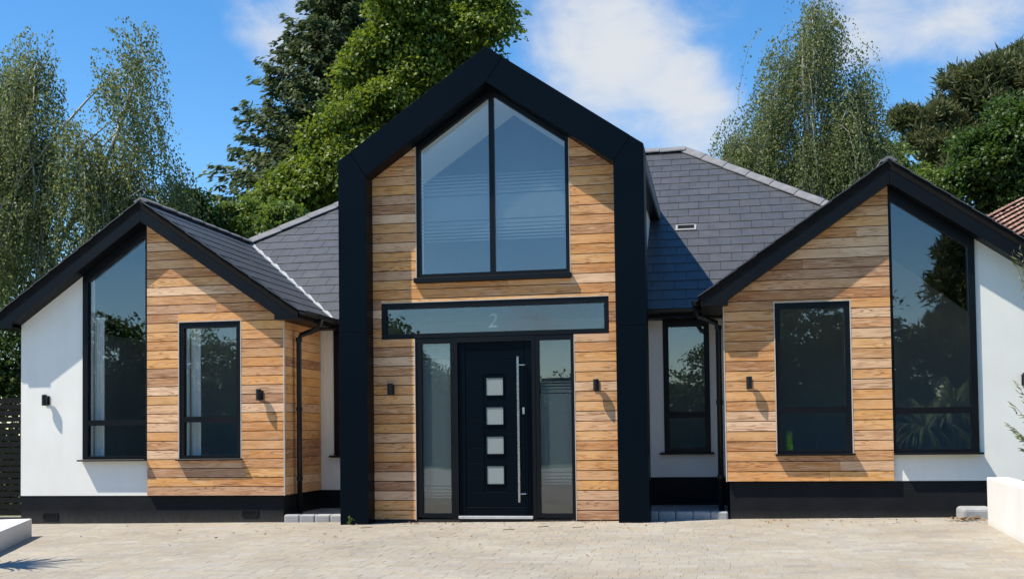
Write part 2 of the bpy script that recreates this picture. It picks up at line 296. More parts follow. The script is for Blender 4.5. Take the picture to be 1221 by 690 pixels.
# ------------------------------------------------------------------ mesh helpers
class MB:
    def __init__(s): s.v = []; s.f = []; s.t = []
    def poly(s, pts, tint=None):
        n = len(s.v); s.v += [tuple(p) for p in pts]; s.f.append(tuple(range(n, n+len(pts)))); s.t.append(tint or 0); return s
    def box(s, x0, x1, y0, y1, z0, z1):
        if x0 > x1: x0, x1 = x1, x0
        if y0 > y1: y0, y1 = y1, y0
        if z0 > z1: z0, z1 = z1, z0
        n = len(s.v)
        s.v += [(x0,y0,z0),(x1,y0,z0),(x1,y1,z0),(x0,y1,z0),(x0,y0,z1),(x1,y0,z1),(x1,y1,z1),(x0,y1,z1)]
        for f in ((0,3,2,1),(4,5,6,7),(0,1,5,4),(1,2,6,5),(2,3,7,6),(3,0,4,7)): s.f.append(tuple(n+i for i in f)); s.t.append(0)
        return s
    def prism(s, pts, y0, y1):          # XZ outline extruded in Y
        a = sum(pts[i][0]*pts[(i+1) % len(pts)][1]-pts[(i+1) % len(pts)][0]*pts[i][1] for i in range(len(pts)))
        if a < 0: pts = pts[::-1]
        n = len(s.v); k = len(pts)
        s.v += [(x, y0, z) for x, z in pts] + [(x, y1, z) for x, z in pts]
        s.f.append(tuple(n+i for i in range(k))); s.f.append(tuple(n+k+i for i in reversed(range(k))))
        for i in range(k):
            j = (i+1) % k; s.f.append((n+j, n+i, n+k+i, n+k+j))
        s.t += [0]*(k+2); return s
    def prism_x(s, pts, x0, x1):        # YZ outline extruded in X
        n = len(s.v); k = len(pts)
        s.v += [(x0, y, z) for y, z in pts] + [(x1, y, z) for y, z in pts]
        s.f.append(tuple(n+i for i in range(k))); s.f.append(tuple(n+k+i for i in reversed(range(k))))
        for i in range(k):
            j = (i+1) % k; s.f.append((n+j, n+i, n+k+i, n+k+j))
        s.t += [0]*(k+2); return s
    def prism_z(s, pts, z0, z1):
        n = len(s.v); k = len(pts)
        s.v += [(x, y, z0) for x, y in pts] + [(x, y, z1) for x, y in pts]
        s.f.append(tuple(n+i for i in reversed(range(k)))); s.f.append(tuple(n+k+i for i in range(k)))
        for i in range(k):
            j = (i+1) % k; s.f.append((n+i, n+j, n+k+j, n+k+i))
        s.t += [0]*(k+2); return s
    def slab(s, pts, th):               # planar 3D polygon (normal up) thickened downwards
        n = len(s.v); k = len(pts)
        s.v += [tuple(p) for p in pts] + [(p[0], p[1], p[2]-th) for p in pts]
        s.f.append(tuple(n+i for i in range(k))); s.f.append(tuple(n+k+i for i in reversed(range(k))))
        for i in range(k):
            j = (i+1) % k; s.f.append((n+j, n+i, n+k+i, n+k+j))
        s.t += [0]*(k+2); return s
    def tube(s, path, rad, seg=8, cap=True):
        path = [Vector(p) for p in path]; k = len(path); n0 = len(s.v)
        rad = rad if isinstance(rad, (list, tuple)) else [rad]*k
        for i, p in enumerate(path):
            d = (path[min(i+1, k-1)]-path[max(i-1, 0)]).normalized()
            a = d.cross(Vector((0, 0, 1))) if abs(d.z) < .95 else d.cross(Vector((0, 1, 0)))
            a.normalize(); b = d.cross(a)
            for q in range(seg):
                t = 2*math.pi*q/seg; s.v.append(tuple(p+(a*math.cos(t)+b*math.sin(t))*rad[i]))
        for i in range(k-1):
            for q in range(seg):
                r = (q+1) % seg; s.f.append((n0+i*seg+q, n0+i*seg+r, n0+(i+1)*seg+r, n0+(i+1)*seg+q)); s.t.append(0)
        if cap:
            s.f.append(tuple(n0+q for q in reversed(range(seg)))); s.f.append(tuple(n0+(k-1)*seg+q for q in range(seg))); s.t += [0, 0]
        return s
    def build(s, name, mat, parent=None, smooth=False, tint=False, origin=None, bevel=0, seg=2):
        me = bpy.data.meshes.new(name)
        vs = s.v if origin is None else [(v[0]-origin[0], v[1]-origin[1], v[2]-origin[2]) for v in s.v]
        me.from_pydata(vs, [], s.f); me.update()
        if mat: me.materials.append(M[mat] if isinstance(mat, str) else mat)
        if tint:
            a = me.attributes.new('tint', 'FLOAT', 'FACE'); a.data.foreach_set('value', np.array(s.t, dtype=np.float32))
        if smooth: me.polygons.foreach_set('use_smooth', np.ones(len(me.polygons), dtype=bool))
        o = bpy.data.objects.new(name, me); COL.objects.link(o)
        if origin is not None: o.location = origin
        if parent is not None: o.parent = parent
        if bevel:
            b = o.modifiers.new('bevel', 'BEVEL'); b.width = bevel; b.segments = seg; b.limit_method = 'ANGLE'; b.angle_limit = math.radians(40)
        return o
def empty(name, loc=(0, 0, 0)):
    o = bpy.data.objects.new(name, None); COL.objects.link(o); o.location = loc; o.empty_display_size = .2; return o
def tag(o, label=None, cat=None, group=None, kind=None):
    if label: o['label'] = label
    if cat: o['category'] = cat
    if group: o['group'] = group
    if kind: o['kind'] = kind
    return o
def clip_half(pts, a, b, c):            # keep a*x+b*y<=c
    out = []
    for i in range(len(pts)):
        p, q = pts[i], pts[(i+1) % len(pts)]
        dp = a*p[0]+b*p[1]-c; dq = a*q[0]+b*q[1]-c
        if dp <= 0: out.append(p)
        if (dp < 0 < dq) or (dq < 0 < dp):
            t = dp/(dp-dq); out.append((p[0]+t*(q[0]-p[0]), p[1]+t*(q[1]-p[1])))
    return out
def area(pts):
    return sum(pts[i][0]*pts[(i+1) % len(pts)][1]-pts[(i+1) % len(pts)][0]*pts[i][1] for i in range(len(pts)))/2
def clip_convex(pts, reg):              # reg counter-clockwise
    if area(reg) < 0: reg = reg[::-1]
    for i in range(len(reg)):
        p, q = reg[i], reg[(i+1) % len(reg)]; nx, ny = q[1]-p[1], -(q[0]-p[0])
        pts = clip_half(pts, nx, ny, nx*p[0]+ny*p[1])
        if len(pts) < 3: return []
    return pts
def inset(pts, ws):                     # inner outline, one width per edge (edge i: pts[i]->pts[i+1])
    if area(pts) < 0: raise ValueError('ccw')
    k = len(pts); L = []
    for i in range(k):
        p, q = Vector(pts[i]), Vector(pts[(i+1) % k]); d = (q-p).normalized(); n = Vector((-d.y, d.x)); L.append((p+n*ws[i], d))
    out = []
    for i in range(k):
        (p, d), (q, e) = L[i-1], L[i]
        den = d.x*e.y-d.y*e.x; t = ((q.x-p.x)*e.y-(q.y-p.y)*e.x)/den; r = p+d*t; out.append((r.x, r.y))
    return out
def ring(mb, outer, inner, y0, y1):
    k = len(outer); n = len(mb.v)
    for y in (y0, y1):
        mb.v += [(x, y, z) for x, z in outer]; mb.v += [(x, y, z) for x, z in inner]
    for i in range(k):
        j = (i+1) % k
        mb.f += [(n+i, n+j, n+k+j, n+k+i), (n+2*k+j, n+2*k+i, n+3*k+i, n+3*k+j), (n+j, n+i, n+2*k+i, n+2*k+j), (n+k+i, n+k+j, n+3*k+j, n+3*k+i)]
        mb.t += [0]*4
    return mb
def gz(x): return .06+.0095*x           # the drive rises a little to the right

# ------------------------------------------------------------------ ground
g = MB(); g.poly([(-900, -900, -.05-.0095*0), (900, -900, -.05), (900, 900, -.05), (-900, 900, -.05)])
tag(g.build('ground', 'grass'), kind='structure')
# driveway bed
X0, X1, Y0, Y1 = -9.5, 6.0, -19.0, 1.6
g = MB(); yb = -8.2
g.poly([(X0, Y0, gz(X0)-.004), (X1, Y0, gz(X1)-.004), (X1, yb, gz(X1)-.004), (X0, yb, gz(X0)-.004)])
drive = g.build('driveway', 'pavebed'); tag(drive, kind='structure')
g = MB(); g.poly([(X0, yb, gz(X0)-.004), (X1, yb, gz(X1)-.004), (X1, Y1, gz(X1)-.004), (X0, Y1, gz(X0)-.004)])
g.build('jointing_sand', 'sand', drive)
def make_paving():
    rnd = random.Random(3); blocks = []
    y = yb; row = 0
    while y < .1:
        d = rnd.choice((.135, .16, .16)); x = X0-rnd.random()*.2
        while x < X1-.05:
            w = rnd.choice((.12, .16, .16, .2, .24)); a0, a1 = max(x, X0), min(x+w, X1)
            if a1-a0 > .05: blocks.append((a0, a1, y, y+d, rnd.uniform(-.0008, .0008), rnd.random(), rnd.uniform(-.001, .001)))
            x += w
        y += d; row += 1
    def blk(mb, b):
        a0, a1, c0, c1, dz, t, tl = b; j = .0009; r = .0035
        pts = [(a0+j, c0+j), (a1-j, c0+j), (a1-j, c1-j), (a0+j, c1-j)]; top = [(a0+j+r, c0+j+r), (a1-j-r, c0+j+r), (a1-j-r, c1-j-r), (a0+j+r, c1-j-r)]
        n = len(mb.v); zz = lambda x: gz(x)+dz+tl*(x-a0)/(a1-a0)
        mb.v += [(x, y, zz(x)-.03) for x, y in pts]+[(x, y, zz(x)-.0014) for x, y in pts]+[(x, y, zz(x)) for x, y in top]
        for i in range(4):
            k = (i+1) % 4; mb.f += [(n+i, n+k, n+4+k, n+4+i), (n+4+i, n+4+k, n+8+k, n+8+i)]; mb.t += [t, t]
        mb.f.append((n+8, n+9, n+10, n+11)); mb.t.append(t)
    def size(b):
        u, v, z = pix(((b[0]+b[1])/2, (b[2]+b[3])/2, gz(b[0])))
        if not (0 < u < 1221 and v < 690): return 0
        return (b[1]-b[0])*(b[3]-b[2])/z**3
    blocks.sort(key=size, reverse=True)
    for b in blocks[:300]:
        mb = MB(); blk(mb, b); mb.build('paving_block', 'pave', drive, origin=((b[0]+b[1])/2, (b[2]+b[3])/2, gz(b[0])))
    mb = MB()
    for b in blocks[300:]: blk(mb, b)
    tag(mb.build('paving_blocks', 'pave_s', drive, tint=True), kind='stuff')
make_paving()

# ------------------------------------------------------------------ the house
house = empty('house', (0, 0, 0))
tag(house, 'modern detached house with larch cladding, white render and black gabled entrance frame', 'house')
XA, XI, XO = 4.65, 2.765, 6.51           # wing apex, inner corner, outer corner
MS = .69                                # roof pitch (rise over run)
SOF = 3.93                              # underside of the barge board at a wing apex
RTOP = 4.20                             # roof deck at a wing apex
EX, OEX = 2.496, 6.82                   # inner and outer eaves
EY, EZ = 1.06, 2.715                    # main eaves
RY, RZ, RX = 5.67, 5.895, 2.215         # main ridge
WY = 1.36                               # recess wall
PT = {-1: .374, 1: .528}                # plinth top on each side
WOOD_P = .118
nb = [0]
def sof(x): return SOF-MS*abs(abs(x)-XA)

def boards(parent, regions, holes, zb, ztop, ybk, yf, s=1, split=True, rnd=random.Random(5)):
    """rows of boards clipped to convex outline regions, interrupted by holes (x0,x1,z0,z1)"""
    z = zb
    while z < ztop:
        z0, z1 = z, z+WOOD_P-.0095
        xs0 = min(p[0] for p in regions); xs1 = max(p[0] for p in regions)
        pieces = []
        cuts = [h for h in holes if h[2] < z1 and h[3] > z0]
        edges = sorted({xs0, xs1, *[h[0] for h in cuts], *[h[1] for h in cuts]})
        for a, b in zip(edges, edges[1:]):
            segs = [(z0, z1)]
            for h in cuts:
                if h[0] <= a+1e-6 and h[1] >= b-1e-6:
                    ns = []
                    for (q0, q1) in segs:
                        if h[2] > q0: ns.append((q0, min(q1, h[2])))
                        if h[3] < q1: ns.append((max(q0, h[3]), q1))
                    segs = [t for t in ns if t[1]-t[0] > .012]
            for q0, q1 in segs: pieces.append([a, b, q0, q1])
        # join neighbours that keep the full height
        merged = []
        for p in pieces:
            if merged and abs(merged[-1][1]-p[0]) < 1e-6 and abs(merged[-1][2]-p[2]) < 1e-6 and abs(merged[-1][3]-p[3]) < 1e-6: merged[-1][1] = p[1]
            else: merged.append(p)
        for a, b, q0, q1 in merged:
            parts = [(a, b)]
            if split and b-a > 1.5 and rnd.random() < .55:
                c = rnd.uniform(a+.35, b-.35); parts = [(a, c-.001), (c+.001, b)]
            for (c, d) in parts:
                pl = clip_convex([(c, q0), (d, q0), (d, q1), (c, q1)], regions)
                if len(pl) < 3 or abs(area(pl)) < .0015: continue
                dy = rnd.uniform(-.0015, .0015)
                mb = MB().prism([(s*x, zz) for x, zz in pl], yf+dy, ybk)
                mb.build('board', 'wood', parent, origin=(s*(c+d)/2, yf, (q0+q1)/2)); nb[0] += 1
        z += WOOD_P

def window(outer, ws, bars, y, depth=.07, sill=None, gback=.035, label=None, reveal=True):
    """outer: ccw XZ outline; bars: list of (x0,x1,z0,z1); panes = list made by caller"""
    inner = inset(outer, ws); mb = MB(); ring(mb, outer, inner, y, y+depth)
    for b in bars: mb.box(b[0], b[1], y+.004, y+depth-.004, b[2], b[3])
    w = mb.build('window', 'frame', house)
    if label: tag(w, label)
    if sill:
        x0, x1, z0, z1, yo = sill
        MB().box(x0, x1, y-yo, y+.03, z0, z1).build('sill', 'frame', w, bevel=.004, seg=1)
    if reveal:
        big = inset(outer, [.012]*len(outer)); mb = MB(); ring(mb, outer, big, y+depth+.002, y+depth+.20); mb.build('reveal', 'ceiling', w)
    return w, inner
def pane(w, pts, y, mat='glass'):
    MB().prism(pts, y, y+.02).build('pane', mat, w)

def wing(s):
    pt = PT[s]; side = 'left' if s < 0 else 'right'
    P = lambda pts: [(s*x, z) for x, z in pts]
    top = .06
    # rendered outer wall (L shape round the tall window), behind it the inner leaf
    mb = MB().prism(P([(XA+.002, pt), (XO, pt), (XO, sof(XO)+top), (5.59, sof(5.59)+top), (5.59, .835), (XA+.002, .835)]), .05, .30)
    mb.box(s*XO, s*(XO-.25), .302, 8.6, pt, 2.66)
    mb.build('wall', 'render', house)
    mb = MB()
    mb.prism(P([(XI+.02, pt), (3.35, pt), (3.35, sof(3.35)+top), (XI+.02, sof(XI)+top)]), .026, .30)
    mb.prism(P([(3.352, pt), (4.198, pt), (4.198, .835), (3.352, .835)]), .026, .30)
    mb.prism(P([(3.352, 2.618), (4.198, 2.618), (4.198, sof(4.198)+top), (3.352, sof(3.352)+top)]), .026, .30)
    mb.prism(P([(4.20, pt), (XA, pt), (XA, SOF+top), (4.20, sof(4.20)+top)]), .026, .30)
    cl = mb.build('cladding', 'black', house)
    reg = [(XI, pt), (XA, pt), (XA, SOF+.03), (XI, sof(XI)+.03)]
    boards(cl, reg, [(3.338, 4.212, .828, 2.630)], pt+.004, SOF+.03, .0255, 0.0, s, rnd=random.Random(20+s))
    # edge beads: outer corner, window sides, by the tall window
    be = MB(); be.box(s*(XI-.012), s*(XI-.001), -.004, .03, pt, sof(XI)-.005); be.build('corner_bead', 'bead', cl)
    be = MB(); be.box(s*3.339, s*3.349, -.003, .026, .83, 2.629); be.build('corner_bead', 'bead', cl)
    be = MB(); be.box(s*4.201, s*4.211, -.003, .026, .83, 2.629); be.build('corner_bead', 'bead', cl)
    be = MB(); be.box(s*3.350, s*4.200, -.003, .026, 2.619, 2.629); be.build('corner_bead', 'bead', cl)
    # small window
    o = [(3.35, .852), (4.20, .852), (4.20, 2.618), (3.35, 2.618)]
    if s < 0: o = [(-x, z) for x, z in o][::-1]
    xl, xr = min(p[0] for p in o), max(p[0] for p in o)
    o = [(xl, .852), (xr, .852), (xr, 2.618), (xl, 2.618)]
    w, inn = window(o, [.04, .06, .075, .06], [(xl+.055, xr-.055, 1.32, 1.395)], .012, .08, (xl-.025, xr+.025, .828, .850, .085))
    pane(w, [(inn[0][0]-.005, inn[0][1]-.005), (inn[1][0]+.005, inn[1][1]-.005), (inn[1][0]+.005, 1.325), (inn[0][0]-.005, 1.325)], .055)
    pane(w, [(inn[0][0]-.005, 1.39), (inn[1][0]+.005, 1.39), (inn[2][0]+.005, inn[2][1]+.005), (inn[3][0]-.005, inn[3][1]+.005)], .055)
    # tall window under the slope
    a, b = 4.655, 5.588
    o = [(a, .852), (b, .852), (b, sof(b)), (a, SOF-.002)]; ws = [.04, .075, .11, .03]
    if s < 0: o = [(-b, .852), (-a, .852), (-a, SOF-.002), (-b, sof(b))]; ws = [.04, .03, .11, .075]
    xl, xr = o[0][0], o[1][0]
    w, inn = window(o, ws, [(xl+.025, xr-.025, 1.295, 1.368)], .02, .08, (xl-(.03 if s < 0 else 0), xr+(.03 if s > 0 else 0), .828, .850, .09))
    pane(w, [inn[0], inn[1], (inn[1][0], 1.30), (inn[0][0], 1.30)], .06)
    pane(w, [(inn[0][0], 1.362), (inn[1][0], 1.362), inn[2], inn[3]], .06)
    # plinth
    mb = MB().box(s*(XI+.03), s*XO, .056, .35, -.1, pt-.003); mb.build('plinth', 'plinth', house)
    # return into the recess: plinth, boards
    mb = MB().box(s*(XI+.06), s*(XI+.25), .36, WY+.1, -.1, pt-.003); mb.build('plinth', 'plinth', house)
    mb = MB().box(s*(XI+.026), s*(XI+.25), .31, WY+.02, pt, 2.66); cl2 = mb.build('cladding', 'black', house)
    z = pt+.004; rr = random.Random(40+s)
    while z < 2.59:
        mb = MB().box(s*XI, s*(XI+.0255), .028, WY-.02, z, min(z+WOOD_P-.006, 2.595)); mb.build('board', 'wood', cl2, origin=(s*XI, .7, z+.06)); z += WOOD_P
    # room behind the glass
    mb = MB()
    mb.box(s*(XI+.26), s*(XI+.30), .36, 3.1, .35, 2.62); mb.box(s*(XO-.31), s*(XO-.27), .36, 3.1, .35, 2.62); mb.prism(P([(XI+.30, .35), (XO-.31, .35), (XO-.31, 2.70), (XA, 3.95), (XI+.30, 2.65)]), 3.1, 3.15)
    mb.build('interior_wall', 'interior', house)
    mb = MB().box(s*(XI+.30), s*(XO-.31), .36, 3.1, .30, .34); mb.build('interior_floor', 'floor_in', house)
    # barge boards: one on each slope, meeting at the apex
    for sd_ in (-1, 1):
        e = EX if sd_ < 0 else OEX
        x = lambda d: XA+sd_*d
        de = abs(XA-e); db = de-.316
        pts = [(x(.002), SOF), (x(.002), SOF+.288), (x(de), SOF+.288-MS*de), (x(de), 2.597), (x(db), 2.597), (x(db), SOF-MS*db)]
        MB().prism(P(pts), -.175, -.145).build('barge_board', 'barge', house)
        # sloping soffit between barge board and wall, and the eaves box
        pts = [(x(.002), SOF+.006), (x(.002), SOF+.03), (x(db), SOF+.03-MS*db), (x(db), SOF+.006-MS*db)]
        MB().prism(P(pts), -.1445, .06).build('soffit', 'barge', house)
        y1 = EY if sd_ < 0 else 9.0
        mb = MB().box(s*x(de-.003), s*x(de-.022), -.1445, y1, 2.60, SOF+.268-MS*de)
        mb.box(s*x(de-.0225), s*x(db), -.1445, y1, 2.60, 2.615)
        mb.build('fascia', 'barge', house)
    return w
for s in (-1, 1): wing(s)

# recess back walls with their windows
for s in (-1, 1):
    pt = PT[s]; P = lambda pts: [(s*x, z) for x, z in pts]
    a, b = 1.975, 2.575
    mb = MB()
    mb.prism(P([(1.70, pt), (XI+.03, pt), (XI+.03, .83), (1.70, .83)]), WY, WY+.25)
    mb.prism(P([(1.70, .832), (a, .832), (a, 2.66), (1.70, 2.66)]), WY, WY+.25); mb.prism(P([(b, .832), (XI+.03, .832), (XI+.03, 2.66), (b, 2.66)]), WY, WY+.25)
    mb.build('wall', 'render', house)
    MB().box(s*1.7, s*(XI+.06), WY+.012, WY+.25, -.1, pt-.003).build('plinth', 'plinth', house)
    o = [(min(s*a, s*b), .85), (max(s*a, s*b), .85), (max(s*a, s*b), 2.60), (min(s*a, s*b), 2.60)]
    w, inn = window(o, [.06, .07, .10, .07], [(o[0][0]+.06, o[1][0]-.06, 1.30, 1.38)], WY-.015, .08, (o[0][0]-.06, o[1][0]+.04, .822, .848, .06), reveal=True)
    pane(w, [inn[0], inn[1], (inn[1][0], 1.305), (inn[0][0], 1.305)], WY+.03); pane(w, [(inn[0][0], 1.375), (inn[1][0], 1.375), inn[2], inn[3]], WY+.03)
    # fascia and soffit on the main eaves
    mb = MB().box(s*1.74, s*(EX+.02), EY+.002, EY+.022, 2.585, 2.70); mb.box(s*1.74, s*(XI+.2), EY+.0225, WY+.002, 2.585, 2.60); mb.build('fascia', 'barge', house)
    MB().box(s*1.76, s*2.68, 3.0, 3.05, .3, 2.6).build('interior_wall', 'interior', house)

# ---- roof
roof = empty('roof'); roof.parent = house
deck = MB()
F = lambda x, y: (x, y, EZ+MS*(y-EY))
deck.slab([F(-EX, EY), F(EX, EY), F(XA, 3.22), (RX, RY, RZ), (-RX, RY, RZ), F(-XA, 3.22)], .10)
for s in (-1, 1):
    wz = lambda x: RTOP-MS*abs(x-XA)
    pts = [(s*EX, -.18, wz(EX)), (s*XA, -.18, RTOP), (s*XA, 3.22, RTOP), (s*EX, EY+.01, wz(EX))]
    deck.slab(pts if s < 0 else pts, .10)
    deck.slab([(s*OEX, -.18, wz(OEX)), (s*OEX, 10.28, wz(OEX)), (s*RX, RY, RZ), (s*XA, 3.22, RTOP), (s*XA, -.18, RTOP)], .10)
deck.slab([(-OEX, 10.28, EZ), (OEX, 10.28, EZ), (RX, RY, RZ), (-RX, RY, RZ)], .10)
deck.build('roof_deck', 'black', roof)
def slates(O, U, V, reg, g, w, up, stagger=0.):
    """list of slate solids on the plane O + u U + v V clipped to the outline reg"""
    U = Vector(U); V = Vector(V); O = Vector(O); up = Vector(up); res = []; rnd = random.Random(9)
    vmin = min(p[1] for p in reg); vmax = max(p[1] for p in reg); umin = min(p[0] for p in reg); umax = max(p[0] for p in reg)
    r = 0; v = vmin
    while v < vmax:
        u = umin-w*(.5 if r % 2 else 0)-stagger
        while u < umax:
            pl = clip_convex([(u+.0025, v), (u+w-.0025, v), (u+w-.0025, v+g+.03), (u+.0025, v+g+.03)], reg)
            if len(pl) >= 3 and abs(area(pl)) > .004:
                dv = rnd.uniform(-.003, .003); dh = rnd.uniform(0, .002)
                h = lambda q: .004+dh+.009*max(0, 1-(q-v)/(g+.03))
                mb = MB(); k = len(pl); t = rnd.random()
                mb.v = [tuple(O+U*a+V*(b+dv)+up*h(b)) for a, b in pl]+[tuple(O+U*a+V*(b+dv)+up*(h(b)-.012)) for a, b in pl]
                if area(pl) < 0: mb.f = [tuple(reversed(range(k)))]
                else: mb.f = [tuple(range(k))]
                for i in range(k): j = (i+1) % k; mb.f.append((j, i, k+i, k+j))
                mb.t = [t]*len(mb.f)
                c = O+U*(sum(p[0] for p in pl)/k)+V*(sum(p[1] for p in pl)/k)
                res.append((mb, c))
            u += w
        v += g; r += 1
    return res
C_ = 1/math.sqrt(1+MS*MS); S_ = MS*C_
def main_region(s):
    sl = lambda y: (y-EY)/C_
    return [(1.80, -.03), (EX-.01, -.03), (XA-.03, sl(3.22)), (RX+.0, sl(RY)-.02), (1.2, sl(RY)-.02), (1.2, sl(3.2))] if s > 0 else None
sl = lambda y: (y-EY)/C_
indiv = []; joined = MB()
def join(dst, mb):
    n = len(dst.v); dst.v += mb.v; dst.f += [tuple(i+n for i in f) for f in mb.f]; dst.t += mb.t
for s in (-1, 1):
    reg = [(0, -.04), (EX-.03, -.04), (XA-.04, sl(3.22)), (RX-.02, sl(RY)-.01), (0, sl(RY)-.01)]
    if s < 0: reg = [(-x, z) for x, z in reg][::-1]
    for mb, c in slates((0, EY, EZ+.004), (1, 0, 0), (0, C_, S_), reg, .262, .305, (0, -S_, C_), .0 if s > 0 else .11):
        ax = abs(c.x)
        tower_top = 5.79-.69*ax
        if ax < 1.66 and c.z < tower_top-.15: continue
        u, v, z = pix(c)
        vis = ax > 1.5 and ((s > 0 and v < 352-(u-835)*.724 and u > 768) or (s < 0 and u < 404))
        if vis: indiv.append((mb, c))
        else: join(joined, mb)
print('main slates', len(indiv))
for mb, c in indiv[300:]: join(joined, mb)
for mb, c in indiv[:300]: mb.build('slate', 'slate', roof, origin=tuple(c))
for s in (-1, 1):
    # inner slope of the wing
    reg = [(-.20, -.03), (EY-.02, -.03), (3.20, (XA-EX)/C_-.02), (-.20, (XA-EX)/C_-.02)]
    for mb, c in slates((s*EX, 0, RTOP-MS*(XA-EX)+.004), (0, 1, 0), (s*C_, 0, S_), reg, .262, .305, (-s*S_, 0, C_), .1):
        if s > 0: mb.f = [f[::-1] for f in mb.f]
        join(joined, mb)
    # outer slope
    reg = [(-.20, -.03), (10.2, -.03), (RY, (OEX-RX)/C_), (3.22, (OEX-XA)/C_), (-.20, (OEX-XA)/C_)]
    reg = [(-.20, -.03), (8.1, -.03), (3.22+2.4, (OEX-XA)/C_-.02), (-.20, (OEX-XA)/C_-.02)]
    for mb, c in slates((s*OEX, 0, RTOP-MS*(OEX-XA)+.004), (0, 1, 0), (-s*C_, 0, S_), reg, .262, .305, (s*S_, 0, C_), .1): join(joined, mb)
so = joined.build('slates', 'slate_s', roof, tint=True); tag(so, kind='stuff')
def ridge_run(A, B, n, half=.13, drop=None, hgt=.035):
    """angled ridge tiles laid end to end from A to B"""
    A, B = Vector(A), Vector(B); d = (B-A).normalized(); side = d.cross(Vector((0, 0, 1))).normalized(); L = (B-A).length/n
    for i in range(n):
        p, q = A+d*(L*i+.004), A+d*(L*(i+1)-.004); mb = MB(); rows = []
        for e, lift in ((p, 0.004), (q, 0.014)):
            dr = drop if drop is not None else half*MS*.7
            rows.append([e+side*half+Vector((0, 0, lift-dr)), e+side*half+Vector((0, 0, lift-dr+.018)), e+side*.02+Vector((0, 0, lift+hgt)), e-side*.02+Vector((0, 0, lift+hgt)), e-side*half+Vector((0, 0, lift-dr+.018)), e-side*half+Vector((0, 0, lift-dr))])
        mb.v = [tuple(x) for r in rows for x in r]
        mb.f = [(k, k+1, 7+k, 6+k) for k in range(5)]+[(5, 4, 3, 2, 1, 0), (6, 7, 8, 9, 10, 11)]; mb.t = [0]*7
        mb.build('ridge_tile', 'ridge', roof, origin=tuple((p+q)/2))
up = Vector((0, 0, .035))
ridge_run((RX, RY, RZ+.03), (XA, 3.22, RTOP+.04), 7)
ridge_run((-RX, RY, RZ+.03), (-XA, 3.22, RTOP+.04), 7)
ridge_run((-RX, RY, RZ+.03), (RX, RY, RZ+.03), 10)
for s in (-1, 1):
    ridge_run((s*XA, -.17, RTOP+.030), (s*XA, 3.22, RTOP+.035), 8, half=.09, hgt=.012, drop=.05)
    # lead valley
    mb = MB(); e = .045
    a0, a1 = Vector((s*(EX+.0), EY, EZ+.022)), Vector((s*XA, 3.22, RTOP+.03))
    d = (a1-a0).normalized(); sd_ = d.cross(Vector((0, 0, 1))).normalized()
    w0, w1 = sd_*.05, -sd_*.05
    mb.poly([a0+w0+up*.3, a0+up*.0, a1+up*.0, a1+w0+up*.3]); mb.poly([a0, a0+w1+up*.3, a1+w1+up*.3, a1])
    mb.build('valley_lead', 'lead', roof)
# roof vent
vc = at(818, 272, 3.07); vo = Vector((vc.x, 3.05, EZ+MS*(3.05-EY)))
mb = MB(); V3 = Vector((0, C_, S_)); NN = Vector((0, -S_, C_)); U3 = Vector((1, 0, 0))
def obox(mb, o, u0, u1, v0, v1, n0, n1):
    k = len(mb.v)
    for nn in (n0, n1):
        for (a, b) in ((u0, v0), (u1, v0), (u1, v1), (u0, v1)): mb.v.append(tuple(o+U3*a+V3*b+NN*nn))
    for f in ((0, 3, 2, 1), (4, 5, 6, 7), (0, 1, 5, 4), (1, 2, 6, 5), (2, 3, 7, 6), (3, 0, 4, 7)): mb.f.append(tuple(k+i for i in f)); mb.t.append(0)
obox(mb, vo, -.15, .15, -.09, -.05, .01, .03); obox(mb, vo, -.15, -.12, -.05, .09, .01, .03); obox(mb, vo, .12, .15, -.05, .09, .01, .03); obox(mb, vo, -.12, .12, .07, .09, .01, .035)
rv = mb.build('roof_vent', 'ventgrey', roof); mb = MB(); obox(mb, vo, -.119, .119, -.049, .069, .005, .016); mb.build('vent_grille', 'black', house)

# ---- the gabled entrance: dark portal frame, cladding, glazing
portal = empty('portal_frame'); portal.parent = house
FY0, FY1 = -.41, -.02
OA, OE, IAP, IE = 5.79, 4.50, 5.355, 4.30; XOUT, XIN = 1.873, 1.518
gp = .002
for s in (-1, 1):
    z0 = gz(s*1.7)-.004
    MB().prism([(s*XIN, z0), (s*XOUT, z0), (s*XOUT, 2.37-gp), (s*XIN, 2.37-gp)], FY0, FY1).build('frame_panel', 'portal', portal, bevel=.003, seg=1)
    MB().prism([(s*XIN, 2.37+gp), (s*XOUT, 2.37+gp), (s*XOUT, OE), (s*1.727, 4.598), (s*(XIN), IE-.001)], FY0, FY1).build('frame_panel', 'portal', portal, bevel=.003, seg=1)
MB().prism([(-XIN+.001, IE+.003), (-1.724, 4.602), (0, OA), (.205, OA-.205*MS), (-.001, IAP)], FY0, FY1).build('frame_panel', 'portal', portal, bevel=.003, seg=1)
MB().prism([(.002, IAP), (.209, OA-.209*MS), (1.724, 4.602), (XIN-.001, IE+.003)], FY0, FY1).build('frame_panel', 'portal', portal, bevel=.003, seg=1)
# metal capping on top
TY = -.15                                # cladding face
sin_ = lambda x: IAP-.695*abs(x)
mb = MB()
